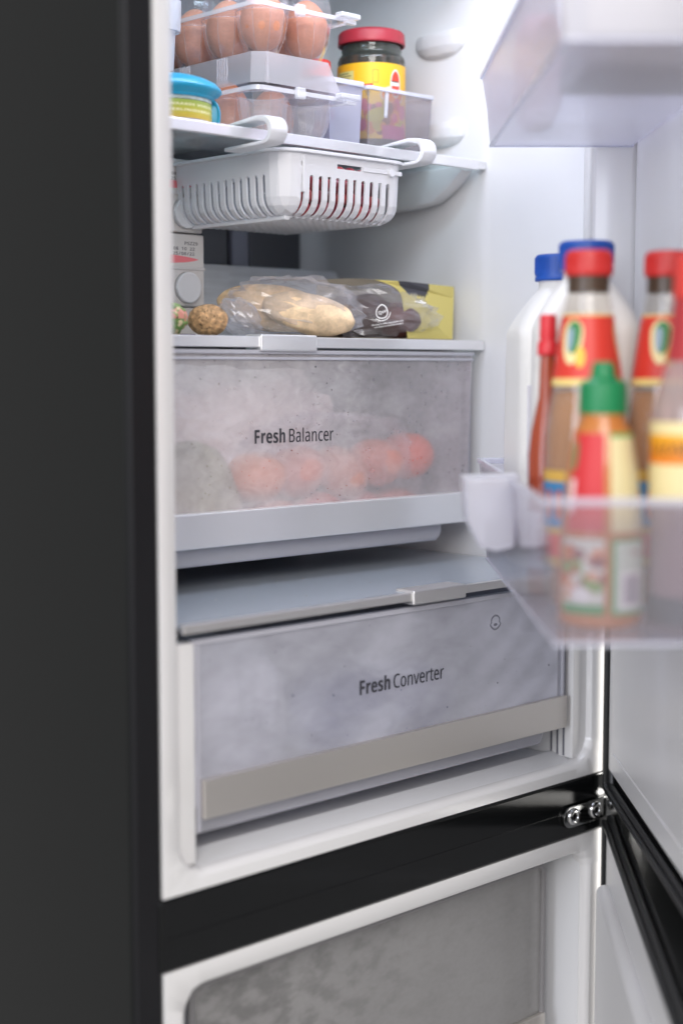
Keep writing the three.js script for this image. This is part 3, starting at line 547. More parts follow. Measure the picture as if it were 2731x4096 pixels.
{ // jar in the container
  const T = thing('pickle_jar', 'glass jar of dark pickle with a red lid and a yellow label', 'jar', [0.5245, 0.721, -0.2695]);
  const R = 0.0405;
  local(T, 'jar_glass', lathe([[0, 0.0], [R - 0.004, 0.0], [R, 0.004], [R, 0.112], [R - 0.001, 0.1165], [R - 0.0045, 0.121], [0.0358, 0.1235], [0.0362, 0.126], [0.0352, 0.127], [0.0355, 0.1295], [0.0355, 0.134]], 64), phys(lin(0.52, 0.56, 0.5), 0.05, { transmission: 0.94, thickness: 0 }));
  const pt = dataTex(256, 128, (u, v) => { const k = fbm(u * 26, v * 12, 3, 4); return [0.30 + 0.6 * k, 0.17 + 0.32 * k, 0.08 + 0.12 * k]; }, true);
  local(T, 'pickle', lathe([[0, 0.003], [R - 0.0035, 0.003], [R - 0.0022, 0.006], [R - 0.0022, 0.1165], [R - 0.006, 0.1172], [0, 0.1172]], 56), std(lin(0.8, 0.8, 0.8), 0.35, { map: pt }));
  local(T, 'brine', lathe([[0, 0.1175], [R - 0.006, 0.1175], [0.0345, 0.123], [0.0345, 0.131], [0, 0.1315]], 56), std(lin(0.045, 0.047, 0.034), 0.3));
  local(T, 'lid', lathe([[0, 0.1485], [0.034, 0.1485], [0.0375, 0.1472], [0.0396, 0.1445], [0.0402, 0.134], [0.0402, 0.1315], [0.0378, 0.1315], [0.0378, 0.1435], [0, 0.1445]], 64), std(lin(0.42, 0.028, 0.045), 0.4));
  const lab = canvasTex(2048, 512, (x, w, h) => {
    const g = x.createLinearGradient(0, 0, w, 0); for (const [s, c] of [[0, '#e8971e'], [0.2, '#f0ad20'], [0.34, '#f4c62a'], [0.5, '#f1be2a'], [0.75, '#e8971e'], [1, '#e8971e']]) g.addColorStop(s, c); x.fillStyle = g; x.fillRect(0, 0, w, h);
    const cx = 640;      // the side that faces the room
    x.save(); x.translate(cx, 0); x.fillStyle = '#d9cf86'; x.fillRect(-330, 50, 230, 70); x.fillStyle = '#5b5530'; for (let i = 0; i < 3; i++) x.fillRect(-310, 62 + i * 18, 150 + 30 * (i % 2), 6);
    x.strokeStyle = '#d27a1c'; x.lineWidth = 4; x.strokeRect(88, 50, 52, 84); x.fillStyle = '#c4341f'; x.beginPath(); x.moveTo(-12, 148); x.lineTo(92, 140); x.lineTo(80, 172); x.lineTo(0, 172); x.fill();
    x.fillStyle = '#35301c'; x.fillRect(24, 180, 30, 10); x.fillRect(20, 196, 44, 10); x.fillRect(28, 212, 30, 10);
    x.fillStyle = '#d8d4c4'; x.beginPath(); x.ellipse(300, 215, 145, 62, 0, 0, 7); x.fill(); x.fillStyle = '#ee8a1d'; x.beginPath(); x.ellipse(300, 215, 125, 48, 0, 0, 7); x.fill();
    x.fillStyle = '#cfcfc8'; x.beginPath(); x.ellipse(328, 135, 66, 98, 0, 0, 7); x.fill(); x.fillStyle = '#d8452c'; x.beginPath(); x.ellipse(328, 135, 50, 82, 0, 0, 7); x.fill(); x.fillStyle = '#e9e6df'; x.fillRect(262, 124, 110, 26); x.fillStyle = '#47413c'; x.fillRect(280, 118, 80, 8);
    x.fillStyle = '#b76a2a'; for (let i = 0; i < 60; i++) { x.fillStyle = ['#e08a2c', '#c9553a', '#c4b22c', '#8d4a34', '#d76f8a', '#d2467a'][i % 6]; x.beginPath(); x.arc(-60 + rnd() * 520, 270 + rnd() * 190, 22 + rnd() * 40, 0, 7); x.fill(); }
    x.fillStyle = '#cfc634'; x.beginPath(); x.ellipse(130, 350, 110, 46, -0.2, 0, 7); x.fill(); x.fillStyle = '#c84e86'; x.fillRect(180, 420, 300, 92); x.restore();
  });
  const lg = new THREE.CylinderGeometry(R + 0.0004, R + 0.0004, 0.088, 72, 1, true); lg.translate(0, 0.0625, 0);
  const l = local(T, 'label', lg, std(0xffffff, 0.45, { map: lab })); l.rotation.y = -2.97;
}
{ // bottle with the red cap
  const T = thing('sauce_bottle', 'small dark bottle with a red cap standing in the bluish container', 'bottle', [0.4365, 0.7215, -0.272]);
  local(T, 'bottle_body', lathe([[0, 0], [0.02, 0], [0.021, 0.003], [0.021, 0.055], [0.016, 0.068], [0.0115, 0.074], [0.0115, 0.086]], 36), phys(lin(0.10, 0.05, 0.045), 0.15));
  local(T, 'label', (() => { const g = new THREE.CylinderGeometry(0.0213, 0.0213, 0.04, 40, 1, true); g.translate(0, 0.03, 0); return g; })(), std(0xffffff, 0.5, { map: canvasTex(256, 128, (x, w, h) => { x.fillStyle = '#70748c'; x.fillRect(0, 0, w, h); x.fillStyle = '#d1433c'; for (let i = 0; i < 9; i++) { x.beginPath(); x.ellipse(20 + i * 30, 30 + (i * 53) % 80, 9, 26, 0, 0, 7); x.fill(); } }) }));
  local(T, 'cap', lathe([[0, 0.1035], [0.0155, 0.1035], [0.0172, 0.102], [0.0178, 0.084], [0.015, 0.084]], 36), std(lin(0.72, 0.045, 0.03), 0.42));
}

// ---------------------------------------------------------------- middle shelf
const SY = 0.503;
{ // stacked drink cartons lying with their ends towards the door
  const print = canvasTex(512, 512, (x, w, h) => {
    x.fillStyle = '#d5d1ce'; x.fillRect(0, 0, w, h);
    x.save(); x.translate(w * 0.60, h * 0.185); x.fillStyle = '#4b494c'; x.font = 'bold 30px monospace'; x.scale(1.15, 1); x.fillText('PSZZ9', 52, -26); x.fillText('441190', -190, 12); x.fillText('08 10 22', -22, 14); x.fillText('25/08/22', -24, 50); x.restore();
    x.fillStyle = '#ef7f86'; x.beginPath(); x.moveTo(0, h * 0.30); x.bezierCurveTo(w * 0.3, h * 0.27, w * 0.6, h * 0.27, w * 0.93, h * 0.335); x.bezierCurveTo(w * 0.8, h * 0.40, w * 0.4, h * 0.42, 0, h * 0.40); x.fill();
    x.fillStyle = '#bab5b3'; x.fillRect(0, h * 0.445, w, 5);
  });
  const low = canvasTex(512, 256, (x, w, h) => { x.fillStyle = '#cfc9c6'; x.fillRect(0, 0, w, h); x.fillStyle = '#4b494c'; x.font = 'bold 34px monospace'; x.fillText('441190', 90, 110); x.font = 'bold 26px sans-serif'; x.fillText('age moment', 150, 208); x.fillStyle = '#4a2a55'; x.fillRect(190, 226, 260, 12); });
  const paper = std(lin(0.62, 0.60, 0.59), 0.55);
  const cx0 = 0.215, cx1 = 0.3145, z1 = -0.33, z0 = -0.444;
  const rows = [[SY + 0.0005, 0.5385, low, 'white drink carton at the bottom of the carton stack'], [0.5395, 0.6215, print, 'white drink carton with cap and pink print, in the middle of the stack'], [0.6230, 0.7045, print, 'white drink carton on top of the carton stack, behind the basket']];
  rows.forEach(([y0, y1, tex, lab], i) => {
    const T = thing('drink_carton', lab, 'carton', [(cx0 + cx1) / 2, y0, (z0 + z1) / 2], 'drink cartons stacked on the middle shelf');
    const dx = i === 2 ? -0.001 : i === 1 ? 0.001 : 0;
    const g = box(cx0 + dx, cx1 + dx, y0, y1, z0, z1, 0.002); part(T, 'carton_body', g, paper);
    const f = new THREE.PlaneGeometry(cx1 - cx0 - 0.003, y1 - y0 - 0.003); f.translate((cx0 + cx1) / 2 + dx, (y0 + y1) / 2, z1 + 0.0006); part(T, 'printed_end', f, std(0xffffff, 0.5, { map: tex }));
    if (i) {
      part(T, 'seam_flap', box(cx0 + dx, cx1 + dx + 0.0008, y0 + 0.0415, y0 + 0.045, z1, z1 + 0.0018, 0.0006), paper);
      const c = lathe([[0, 0.0055], [0.0115, 0.0055], [0.012, 0.0062], [0.0142, 0.0062], [0.0148, 0.0052], [0.0150, 0], [0, 0]], 44); c.rotateX(Math.PI / 2); c.scale(1.17, 1.17, 1); c.translate(0.2885 + dx, y0 + 0.0215, z1 + 0.0006); part(T, 'cap', c, M.whitePlastic);
    }
  });
  // creased wrapper in front
  const wt = canvasTex(128, 128, (x, w, h) => { for (let i = 0; i < 90; i++) { x.fillStyle = ['#7fa05a', '#cf8a78', '#d9c9a0', '#5e7f3d', '#e3a08e'][i % 5]; x.beginPath(); x.arc(rnd() * w, rnd() * h, 6 + rnd() * 18, 0, 7); x.fill(); } }); wt.wrapS = wt.wrapT = THREE.RepeatWrapping;
  const wg = blob(0.018, 0.0155, 0.012, (x, y, z) => 0.18 * Math.abs(N(x * 2.2, y * 2.2, z * 2.2)) + 0.1 * N(x * 5, y * 5, z * 5), 40, 28); { const uv = wg.attributes.uv; for (let i = 0; i < uv.count; i++) uv.setXY(i, uv.getX(i) * 26, uv.getY(i) * 26); }
  single('snack_wrapper', 'crumpled green and pink wrapper in front of the drink cartons', 'wrapper', wg, std(0xffffff, 0.4, { map: wt }), [0.156, SY + 0.0165, -0.184]);
}
{ // knobbly root
  const tx = dataTex(256, 256, (u, v) => { const r = Math.hypot(u - 0.52, v - 0.52), ring = Math.sin(46 * r + 5 * fbm(u * 6, v * 6, 1)), a = fbm(u * 9, v * 9, 5, 5), b = fbm(u * 30, v * 30, 7, 3), hole = smooth(0.16, 0.3, fbm(u * 14, v * 14, 11, 2)) * smooth(0.4, 0.1, r); const k = 0.98 + 0.45 * a + 0.25 * b + 0.06 * ring - 0.5 * hole; return [0.76 * k, 0.61 * k, 0.44 * k]; }, true);
  const bm = dataTex(256, 256, (u, v) => { const r = Math.hypot(u - 0.52, v - 0.52); const k = 0.5 + 0.12 * Math.sin(46 * r + 5 * fbm(u * 6, v * 6, 1)) + 0.6 * fbm(u * 12, v * 12, 5, 4) - 0.4 * smooth(0.16, 0.3, fbm(u * 14, v * 14, 11, 2)) * smooth(0.4, 0.1, r); return [k, k, k]; });
  const c = atDepth(832, 1279, 1.585);
  const g = blob(0.0208, 0.0165, 0.0208, (x, y, z) => 0.05 * N(x * 2 + 3, y * 2, z * 2) + 0.03 * N(x * 6, y * 6, z * 6) + 0.012 * N(x * 14, y * 14, z * 14), 96, 64);
  { const p = g.attributes.position, uv = g.attributes.uv; for (let i = 0; i < p.count; i++) uv.setXY(i, 0.5 + p.getX(i) / 0.046, 0.5 + p.getY(i) / 0.046); }
  const m = single('jicama_root', 'round brown knobbly root vegetable on the middle shelf', 'root', g, std(0xffffff, 0.75, { map: tx, bumpMap: bm, bumpScale: 0.0012 }), [c.x, SY + 0.0163, c.z]); m.rotation.y = -0.78;
}
// crinkled film
function crinkle(amp, f, s, ridge = 1) { return (x, y, z) => { const a = 1 - Math.abs(2 * N(x * f + s, y * f, z * f)), b = 1 - Math.abs(2 * N(x * f * 2.3, y * f * 2.3 + s, z * f * 2.3)); return amp * (ridge * (a - 0.6) + 0.5 * (b - 0.6) + 0.4 * N(x * f * 6, y * f * 6, z * f * 6)); }; }
function crumple(rx, ry, rz, amp, power, ws, hs, shape) {      // film in flat facets, as crushed plastic lies
  const g = blob(rx, ry, rz, (x, y, z) => amp * (2.2 * N(x * 3 + rx * 90, y * 3, z * 3) + 1.6 * N(x * 7, y * 7 + ry * 50, z * 7)) + amp * 1.1 * (rnd() - 0.5) + (shape ? shape(x, y, z) : 0), ws, hs, power);
  const p = g.attributes.position; for (let i = 0; i < p.count; i++) p.setY(i, Math.max(p.getY(i), -ry)); return toCreasedNormals(g, 0.18);
}
const film = phys(lin(0.92, 0.92, 0.95), 0.09, { transmission: 0.86, thickness: 0 });
const filmThick = phys(lin(0.88, 0.87, 0.88), 0.35, { transmission: 0.72, thickness: 0 });
{ // bread rolls in a clear bag
  const bt = dataTex(256, 256, (u, v) => { const a = fbm(u * 6, v * 6, 2, 4), b = fbm(u * 40, v * 40, 4, 2), k = 0.98 + 0.35 * a + 0.08 * b; return [0.90 * k, 0.77 * k, 0.60 * k]; }, true);
  const bm = std(0xffffff, 0.65, { map: bt }), sc = (g) => { const uv = g.attributes.uv; for (let i = 0; i < uv.count; i++) uv.setXY(i, uv.getX(i) * 9, uv.getY(i) * 9); return g; };
  const c1 = atDepth(1085, 1218, 1.725), c2 = atDepth(1235, 1275, 1.69);
  const r1 = single('bread_roll', 'long golden bread roll at the back of the clear bag', 'bread', sc(blob(0.062, 0.0265, 0.027, (x, y, z) => 0.05 * N(x * 2, y * 2, z * 2 + 4), 48, 32)), bm, [c1.x, SY + 0.0345, c1.z]); r1.rotation.set(0, -YAW, -0.12);
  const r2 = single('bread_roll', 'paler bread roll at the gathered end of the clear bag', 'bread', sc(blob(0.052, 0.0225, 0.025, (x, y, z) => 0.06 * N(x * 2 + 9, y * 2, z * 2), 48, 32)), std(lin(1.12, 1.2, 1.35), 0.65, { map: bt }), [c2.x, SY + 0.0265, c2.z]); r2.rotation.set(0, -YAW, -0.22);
  const cb = atDepth(1165, 1240, 1.71), T = thing('plastic_bag', 'clear crinkled bag round two bread rolls on the middle shelf', 'bag', [cb.x, SY, cb.z]);
  const bag = local(T, 'bag_film', crumple(0.074, 0.0335, 0.044, 0.085, 2.4, 34, 22, (x, y, z) => 0.10 * smooth(0.5, 1, x) * N(x * 6, y * 9, z * 9) - 0.16 * smooth(0.5, 1, -x) * smooth(0, 1, y)), film); bag.position.y = 0.0345; bag.rotation.set(0, -YAW, -0.05);
  const cn = atDepth(955, 1268, 1.665); const neck = local(T, 'gathered_end', crumple(0.026, 0.019, 0.016, 0.09, 2, 26, 18), film); neck.position.set(cn.x - cb.x, 0.0215, cn.z - cb.z); neck.rotation.set(0, -YAW, -0.5);
}
{ // dark fruit in a bag
  const dt = dataTex(256, 256, (u, v) => { const a = fbm(u * 9, v * 9, 6, 4), k = 0.75 + 0.9 * a; return [0.40 * k, 0.27 * k, 0.26 * k]; }, true);
  const dm = std(0xffffff, 0.45, { map: dt }), c = atDepth(1495, 1262, 1.80);
  const T = thing('plastic_bag', 'clear bag of dark reddish fruit with a white printed emblem', 'bag', [c.x, SY, c.z]);
  const ax = RIGHT;
  [[-0.040, 0.026, 0.030], [-0.008, 0.027, 0.033], [0.026, 0.022, 0.029]].forEach(([s, h, r], i) => {
    const m = single('dark_fruit', ['dark brown fruit at the shaded end of the printed bag', 'dark brown fruit in the middle of the printed bag', 'reddish brown fruit behind the emblem of the printed bag'][i], 'fruit', blob(r, h * 0.98, r * 0.9, (x, y, z) => 0.08 * N(x * 2 + i * 5, y * 2, z * 2), 40, 28), i === 2 ? std(lin(1.7, 1.15, 1.05), 0.45, { map: dt }) : dm, [c.x + ax.x * s, SY + h + 0.001, c.z + ax.z * s]);
    m.rotation.y = -YAW;
  });
  const f = local(T, 'bag_film', crumple(0.072, 0.0315, 0.037, 0.08, 2.3, 34, 22, (x, y, z) => -0.28 * smooth(0.1, 1.0, x) * smooth(0, 1, y)), film); f.position.y = 0.0325; f.rotation.y = -YAW;
  // print on the film: a curved patch a little outside it, bent to the film's front
  const pr = canvasTex(512, 384, (x, w, h) => { x.clearRect(0, 0, w, h); x.strokeStyle = '#fff'; x.fillStyle = '#fff'; x.lineWidth = 15; x.save(); x.translate(210, 120); x.rotate(-0.35); x.beginPath(); x.moveTo(10, -95); x.bezierCurveTo(80, -100, 95, 10, 60, 60); x.bezierCurveTo(20, 110, -70, 90, -85, 30); x.bezierCurveTo(-90, -30, -50, -70, 10, -95); x.stroke(); x.font = 'bold 64px sans-serif'; x.fillText('Qvv', -56, 26); x.lineWidth = 12; x.beginPath(); x.arc(-5, 0, 122, 0.35, 2.6); x.stroke(); x.restore(); x.font = 'bold 29px sans-serif'; x.save(); x.translate(70, 320); x.rotate(-0.16); x.fillText('this bag is 100% degradable and', 0, 0); x.fillText('can make no harmful residue', 30, 36); x.restore(); });
  const pg = new THREE.PlaneGeometry(0.042, 0.0315, 12, 8), pp = pg.attributes.position; for (let i = 0; i < pp.count; i++) { const x = pp.getX(i), y = pp.getY(i); pp.setZ(i, -9 * x * x - 7 * y * y); } pg.computeVertexNormals();
  const e = local(T, 'printed_emblem', pg, std(0xffffff, 0.6, { map: pr, transparent: true })); const ce = atDepth(1540, 1268, 1.752); e.position.set(ce.x - c.x, ce.y - SY, ce.z - c.z); e.rotation.set(0.05, -YAW, 0.03);
}
{ // yellow cardboard box
  const T = thing('cardboard_box', 'open yellow cardboard box with a dark brush mark, behind the bagged fruit', 'box', [0.53, SY, -0.25]);
  const tx = canvasTex(1024, 512, (x, w, h) => { x.fillStyle = '#dccd78'; x.fillRect(0, 0, w, h); x.fillStyle = '#4a4a52'; x.beginPath(); x.moveTo(330, 0); x.lineTo(640, 0); x.bezierCurveTo(668, 40, 660, 80, 650, 100); x.lineTo(655, 118); x.lineTo(636, 110); for (let i = 0; i < 12; i++) x.lineTo(628 - i * 15, 128 + (i % 2) * 24 - i * 1.5); x.bezierCurveTo(430, 110, 380, 50, 330, 0); x.fill(); });
  const paper = std(lin(0.26, 0.225, 0.17), 0.8);
  const X0 = 0.418, X1 = 0.598, Y1 = 0.5715, zf = -0.222, zb = -0.285;
  // front: cut away on the left, bulging on the right
  const s = new THREE.Shape(); s.moveTo(0.505, SY + 0.0005); s.lineTo(0.586, SY + 0.0005); s.bezierCurveTo(0.594, 0.528, 0.603, 0.548, 0.6015, 0.566); s.lineTo(0.6015, 0.5685); s.lineTo(0.50, 0.5705); s.lineTo(0.45, 0.5705); s.bezierCurveTo(0.475, 0.567, 0.492, 0.562, 0.495, 0.552); s.bezierCurveTo(0.499, 0.535, 0.503, 0.52, 0.505, SY + 0.0005);
  const gf = planarUV(slab(s, zf - 0.001, zf), 'x', 'y', 0.2, 0.0705, 0.42, SY - 0.0005); { const p = gf.attributes.position; for (let i = 0; i < p.count; i++) { const k = smooth(0.57, 0.602, p.getX(i)); p.setZ(i, p.getZ(i) - 0.016 * k * k); } gf.computeVertexNormals(); }
  part(T, 'front_panel', gf, std(0xffffff, 0.6, { map: tx }));
  const s2 = new THREE.Shape(); s2.moveTo(X0, SY + 0.0005); s2.lineTo(X1, SY + 0.0005); s2.lineTo(X1, 0.567); s2.bezierCurveTo(0.55, 0.577, 0.48, 0.579, X0, 0.571); s2.closePath(); part(T, 'back_panel', slab(s2, zb, zb + 0.001), paper);
  part(T, 'base_panel', box(X0, X1 - 0.013, SY + 0.0006, SY + 0.0016, zb, zf, 0.0003), paper);
  part(T, 'side_panel', prismX([[zb, SY + 0.0006], [zf - 0.016, SY + 0.0006], [zf - 0.016, 0.5675], [zb, 0.5675]], X1 - 0.0005, X1 + 0.0005), std(lin(0.60, 0.5, 0.14), 0.6));
  T.position.z += 0.036; T.position.x -= 0.002;
  part(T, 'inner_sleeve', box(0.452, 0.50, SY + 0.002, 0.561, -0.262, -0.242, 0.002), std(lin(0.55, 0.50, 0.45), 0.5));
}
{ // shallow translucent tray at the back
  const T = thing('storage_tray', 'grey translucent tray at the back of the middle shelf', 'tray', [0.43, SY, -0.40]);
  const st = dataTex(256, 128, (u, v) => { const k = 0.45 + 0.5 * fbm(u * 3, v * 16, 3, 4) + 0.2 * fbm(u * 20, v * 3, 9, 2); return [k, k, k]; });
  const m = phys(lin(0.70, 0.73, 0.77), 0.4, { transmission: 0.5, transmissionMap: st, thickness: 0 });
  part(T, 'front_wall', planarUV(slab(roundRect(0.17, 0.585, SY + 0.001, 0.5945, [0.004, 0.004, 0.012, 0.012]), -0.392, -0.389, 0.001, 1), 'x', 'y', 0.4, 0.1), m);
  part(T, 'side_wall', box(0.582, 0.585, SY + 0.001, 0.592, -0.435, -0.392), m); part(T, 'side_wall', box(0.17, 0.173, SY + 0.001, 0.592, -0.435, -0.392), m);
  part(T, 'tray_base', box(0.17, 0.585, SY + 0.0006, SY + 0.003, -0.435, -0.39), m);
}

// ---------------------------------------------------------------- in the basket and the drawers
{
  const berry = new THREE.IcosahedronGeometry(0.0085, 3), mats = [lin(0.34, 0.03, 0.045), lin(0.22, 0.02, 0.04), lin(0.42, 0.06, 0.06), lin(0.10, 0.02, 0.03)].map((c) => std(c, 0.3));
  let n = 0;
  for (let k = 0; k < 4; k++) for (let i = 0; i < 8; i++) for (let j = 0; j < 2; j++) {
    const g = single('red_berry', 'dark red berry in the hanging basket', 'berry', berry, mats[Math.floor(rnd() * 4)], [0.305 + i * 0.0168 + (k % 2) * 0.004, 0.6405 + k * 0.0135, -0.1685 - k * 0.001 - j * 0.0165 - (rnd() - 0.5) * 0.003], 'berries in the hanging basket'); g.scale.setScalar(0.92 + rnd() * 0.16);
  }
  const T = thing('plastic_bag', 'clear bag lying behind the red berries in the basket', 'bag', [0.368, 0.632, -0.262]); const b = local(T, 'bag_film', toCreasedNormals(blob(0.072, 0.026, 0.05, crinkle(0.07, 2, 5), 70, 46), 0.35), film); b.position.y = 0.028;
}
{
  const tom = lathe((() => { const p = []; for (let i = 0; i <= 20; i++) { const a = Math.PI * i / 20; p.push([0.033 * Math.sin(a) * (1 + 0.05 * Math.sin(a)), -0.0285 * Math.cos(a) + (i > 16 ? -0.002 * (i - 16) / 4 * 0.9 : 0)]); } return p; })(), 36);
  const mats = [lin(0.76, 0.11, 0.045), lin(0.82, 0.20, 0.085), lin(0.82, 0.27, 0.12)].map((c) => std(c, 0.32));
  const spots = [[0.520, 0.366, 0, 'ripe red tomato at the hinge end of the upper drawer'], [0.468, 0.360, 1, 'pale orange tomato next to the ripest one in the upper drawer'], [0.412, 0.352, 2, 'tomato under the end of the drawer lettering'], [0.345, 0.355, 1, 'tomato under the middle of the drawer lettering'], [0.378, 0.302, 0, 'tomato low in the pile behind the drawer handle, under two others'], [0.286, 0.352, 2, 'pale tomato beside the cabbage, under the start of the drawer lettering'], [0.445, 0.300, 0, 'tomato at the bottom of the pile behind the drawer handle'], [0.312, 0.300, 2, 'tomato at the bottom of the pile nearest the cabbage'], [0.508, 0.300, 1, 'tomato at the bottom of the pile under the ripest one']];
  spots.forEach(([x, y, m, lab], i) => { const t = single('tomato', lab, 'tomato', tom, mats[m], [x, y, -0.206 - (y < 0.32 ? 0.004 : 0)], 'tomatoes in the upper drawer'); t.rotation.set(rnd() * 0.8 - 0.4, rnd() * 6, rnd() * 0.6 - 0.3); });
  const T = thing('plastic_bag', 'clear bag round the tomatoes in the upper drawer', 'bag', [0.40, 0.2695, -0.213]); const b = local(T, 'bag_film', crumple(0.135, 0.072, 0.040, 0.05, 2.8, 61, 44), film); b.position.y = 0.075;
  const WB = thing('produce_bag', 'pale pinkish plastic bag filling the back of the upper drawer', 'bag', [0.268, 0.2695, -0.305]); const wb = local(WB, 'bag_film', crumple(0.195, 0.098, 0.06, 0.04, 4, 44, 30), std(lin(0.90, 0.83, 0.83), 0.45)); wb.position.y = 0.1005;
  // pale vegetables in a bag at the other end
  const wv = dataTex(128, 128, (u, v) => { const k = 0.8 + 0.6 * fbm(u * 6, v * 6, 3, 4); return [0.92 * k, 0.92 * k, 0.78 * k]; }, true);
  const cab = single('pale_cabbage', 'pale green cabbage in the upper drawer', 'cabbage', blob(0.055, 0.06, 0.042, (x, y, z) => 0.12 * N(x * 2, y * 2, z * 2) + 0.07 * Math.abs(N(x * 5, y * 5, z * 5)), 60, 40), std(0xffffff, 0.6, { map: wv }), [0.205, 0.331, -0.217]);
  const car = (x, y, z, lab) => { const c = single('pink_radish', lab, 'radish', blob(0.028, 0.026, 0.026, (a, b, c2) => 0.08 * N(a * 2, b * 2, c2 * 2), 36, 24), std(lin(0.66, 0.27, 0.22), 0.5), [x, y, z], 'radishes in the upper drawer'); return c; };
  car(0.138, 0.297, -0.200, 'pink radish at the bottom of the upper drawer'); car(0.135, 0.347, -0.202, 'pink radish on top of another in the upper drawer');
  // papers and packs in the lower drawer
  const U = thing('produce_bag', 'bluish grey bag lying in the lower drawer', 'bag', [0.36, 0.046, -0.12]); const ub = local(U, 'bag_film', toCreasedNormals(blob(0.12, 0.05, 0.075, crinkle(0.06, 1.8, 31), 90, 60, 2.5), 0.35), phys(lin(0.10, 0.11, 0.21), 0.4)); ub.position.y = 0.058;
  const U2 = thing('produce_bag', 'grey crumpled bag filling the end of the lower drawer', 'bag', [0.15, 0.046, -0.13]); const ub2 = local(U2, 'bag_film', toCreasedNormals(blob(0.075, 0.075, 0.08, crinkle(0.06, 1.8, 41), 80, 54, 2.6), 0.35), std(lin(0.5, 0.49, 0.48), 0.5)); ub2.position.y = 0.08;
  const fz = thing('frozen_bag', 'grey frosted bag filling the freezer drawer', 'bag', [0.32, -0.4545, -0.2]); const fb = local(fz, 'bag_film', toCreasedNormals(blob(0.235, 0.15, 0.115, crinkle(0.05, 1.8, 51), 90, 60, 3), 0.35), std(lin(0.34, 0.335, 0.34), 0.6)); fb.position.y = 0.158;
}

// ---------------------------------------------------------------- bins in the open door
const D1 = new THREE.Vector3(-Math.cos(TH1 * Math.PI / 180), 0, Math.sin(TH1 * Math.PI / 180)), N1 = new THREE.Vector3(-Math.sin(TH1 * Math.PI / 180), 0, -Math.cos(TH1 * Math.PI / 180));
function doorThing(name, label, category, s, y, t, group, yaw = 0) {
  const p = new THREE.Vector3(HX, y, HZ).addScaledVector(D1, s).addScaledVector(N1, t); const T = thing(name, label, category, [p.x, p.y, p.z], group); T.rotation.y = frameTurn(TH1) + yaw; return T;
}
const binMat = phys(lin(0.86, 0.85, 0.89), 0.18, { transmission: 0.945, thickness: 0 });
const binFrosted = phys(lin(0.87, 0.87, 0.92), 0.35, { transmission: 0.84, thickness: 0 });
const binClear = phys(lin(0.92, 0.92, 0.96), 0.15, { transmission: 0.95, thickness: 0 });
const binEdge = phys(lin(0.85, 0.86, 0.93), 0.25, { transmission: 0.66, thickness: 0 });
function bin(label, y0, h, binMat) {
  const T = doorThing('door_bin', label, 'door bin', 0.372, y0, 0.115);
  const L = 0.257, t0 = -0.075, t1 = 0.0745;          // along the door, and away from it
  // long wall, leaning outwards
  const P = (t, y) => [t, y];
  const prof = [P(t1 - 0.0025, 0), P(t1, 0), P(t1 + 0.004, h * 0.55), P(t1 + 0.0095, h), P(t1 + 0.007, h), P(t1 + 0.0015, h * 0.55)];
  const wall = new THREE.Shape(prof.map(([t, y]) => new THREE.Vector2(-t, y))); const wg = slab(wall, -L, L); wg.rotateY(Math.PI / 2); local(T, 'long_wall', toCreasedNormals(wg, 0.6), binMat);
  const bw = new THREE.Shape([[t0, 0], [t0 + 0.0025, 0], [t0 + 0.0025, h], [t0, h]].map(([t, y]) => new THREE.Vector2(-t, y))); const bg = slab(bw, -L, L); bg.rotateY(Math.PI / 2); local(T, 'back_wall', bg, binClear);
  for (const e of [-1, 1]) { const s = new THREE.Shape([[t0 + 0.0026, 0], [t1 - 0.0026, 0], [t1 + 0.001, h * 0.55], [t1 + 0.0066, h], [t0 + 0.0026, h]].map(([t, y]) => new THREE.Vector2(-t, y))); const g = slab(s, 0, 0.0025); g.rotateY(Math.PI / 2); g.translate(e > 0 ? L - 0.0025 : -L, 0, 0); local(T, 'end_wall', g, e > 0 ? binMat : binClear); }
  local(T, 'bin_floor', box(-L + 0.0026, L - 0.0026, 0, 0.003, t0 + 0.0026, t1 - 0.003, 0.0008), binMat);
  local(T, 'rim', [box(-L - 0.001, L + 0.001, h - 0.004, h + 0.002, t1 + 0.0062, t1 + 0.0112, 0.0015), box(-L - 0.0015, -L + 0.0035, h - 0.004, h + 0.002, t0, t1 + 0.0062, 0.0012), box(L - 0.0035, L + 0.0015, h - 0.004, h + 0.002, t0, t1 + 0.0062, 0.0012), box(-L - 0.001, -L + 0.003, -0.0012, 0.002, t0, t1 + 0.001, 0.001), box(L - 0.003, L + 0.001, -0.0012, 0.002, t0, t1 + 0.001, 0.001), box(-L, L, -0.0014, 0.002, t1 - 0.003, t1 + 0.0012, 0.001)], binEdge);
  return T;
}
const BINY = 0.2665, FLY = BINY + 0.0034;
const lowBin = bin('clear plastic bin low on the open door, holding the milk and the sauce bottles', BINY, 0.1065, binMat);
const upBin = bin('clear plastic bin high on the open door, above the milk bottles', 0.7005, 0.072, binFrosted);
{ // clip-on holder over the long wall
  const T = doorThing('bottle_guard', 'pale translucent guard clipped over the wall of the lower door bin', 'bin clip', 0.39, 0.31, 0.213);
  const s = roundRect(-0.02, 0.024, 0, 0.066, [0.012, 0.005, 0.004, 0.004]); const g = slab(s, -0.026, 0.026, 0.004, 4); g.rotateY(0); 
  const shape = new THREE.Shape([[-0.022, 0.066], [0.026, 0.064], [0.024, 0.028], [0.012, 0.004], [-0.002, 0.0], [-0.0175, 0.004], [-0.019, 0.05]].map(([t, y]) => new THREE.Vector2(-t, y))); const gg = slab(shape, -0.028, 0.028, 0.003, 3); gg.rotateY(Math.PI / 2); local(T, 'guard_body', toCreasedNormals(gg, 0.7), phys(lin(0.76, 0.76, 0.82), 0.4, { transmission: 0.62, thickness: 0 }));
}
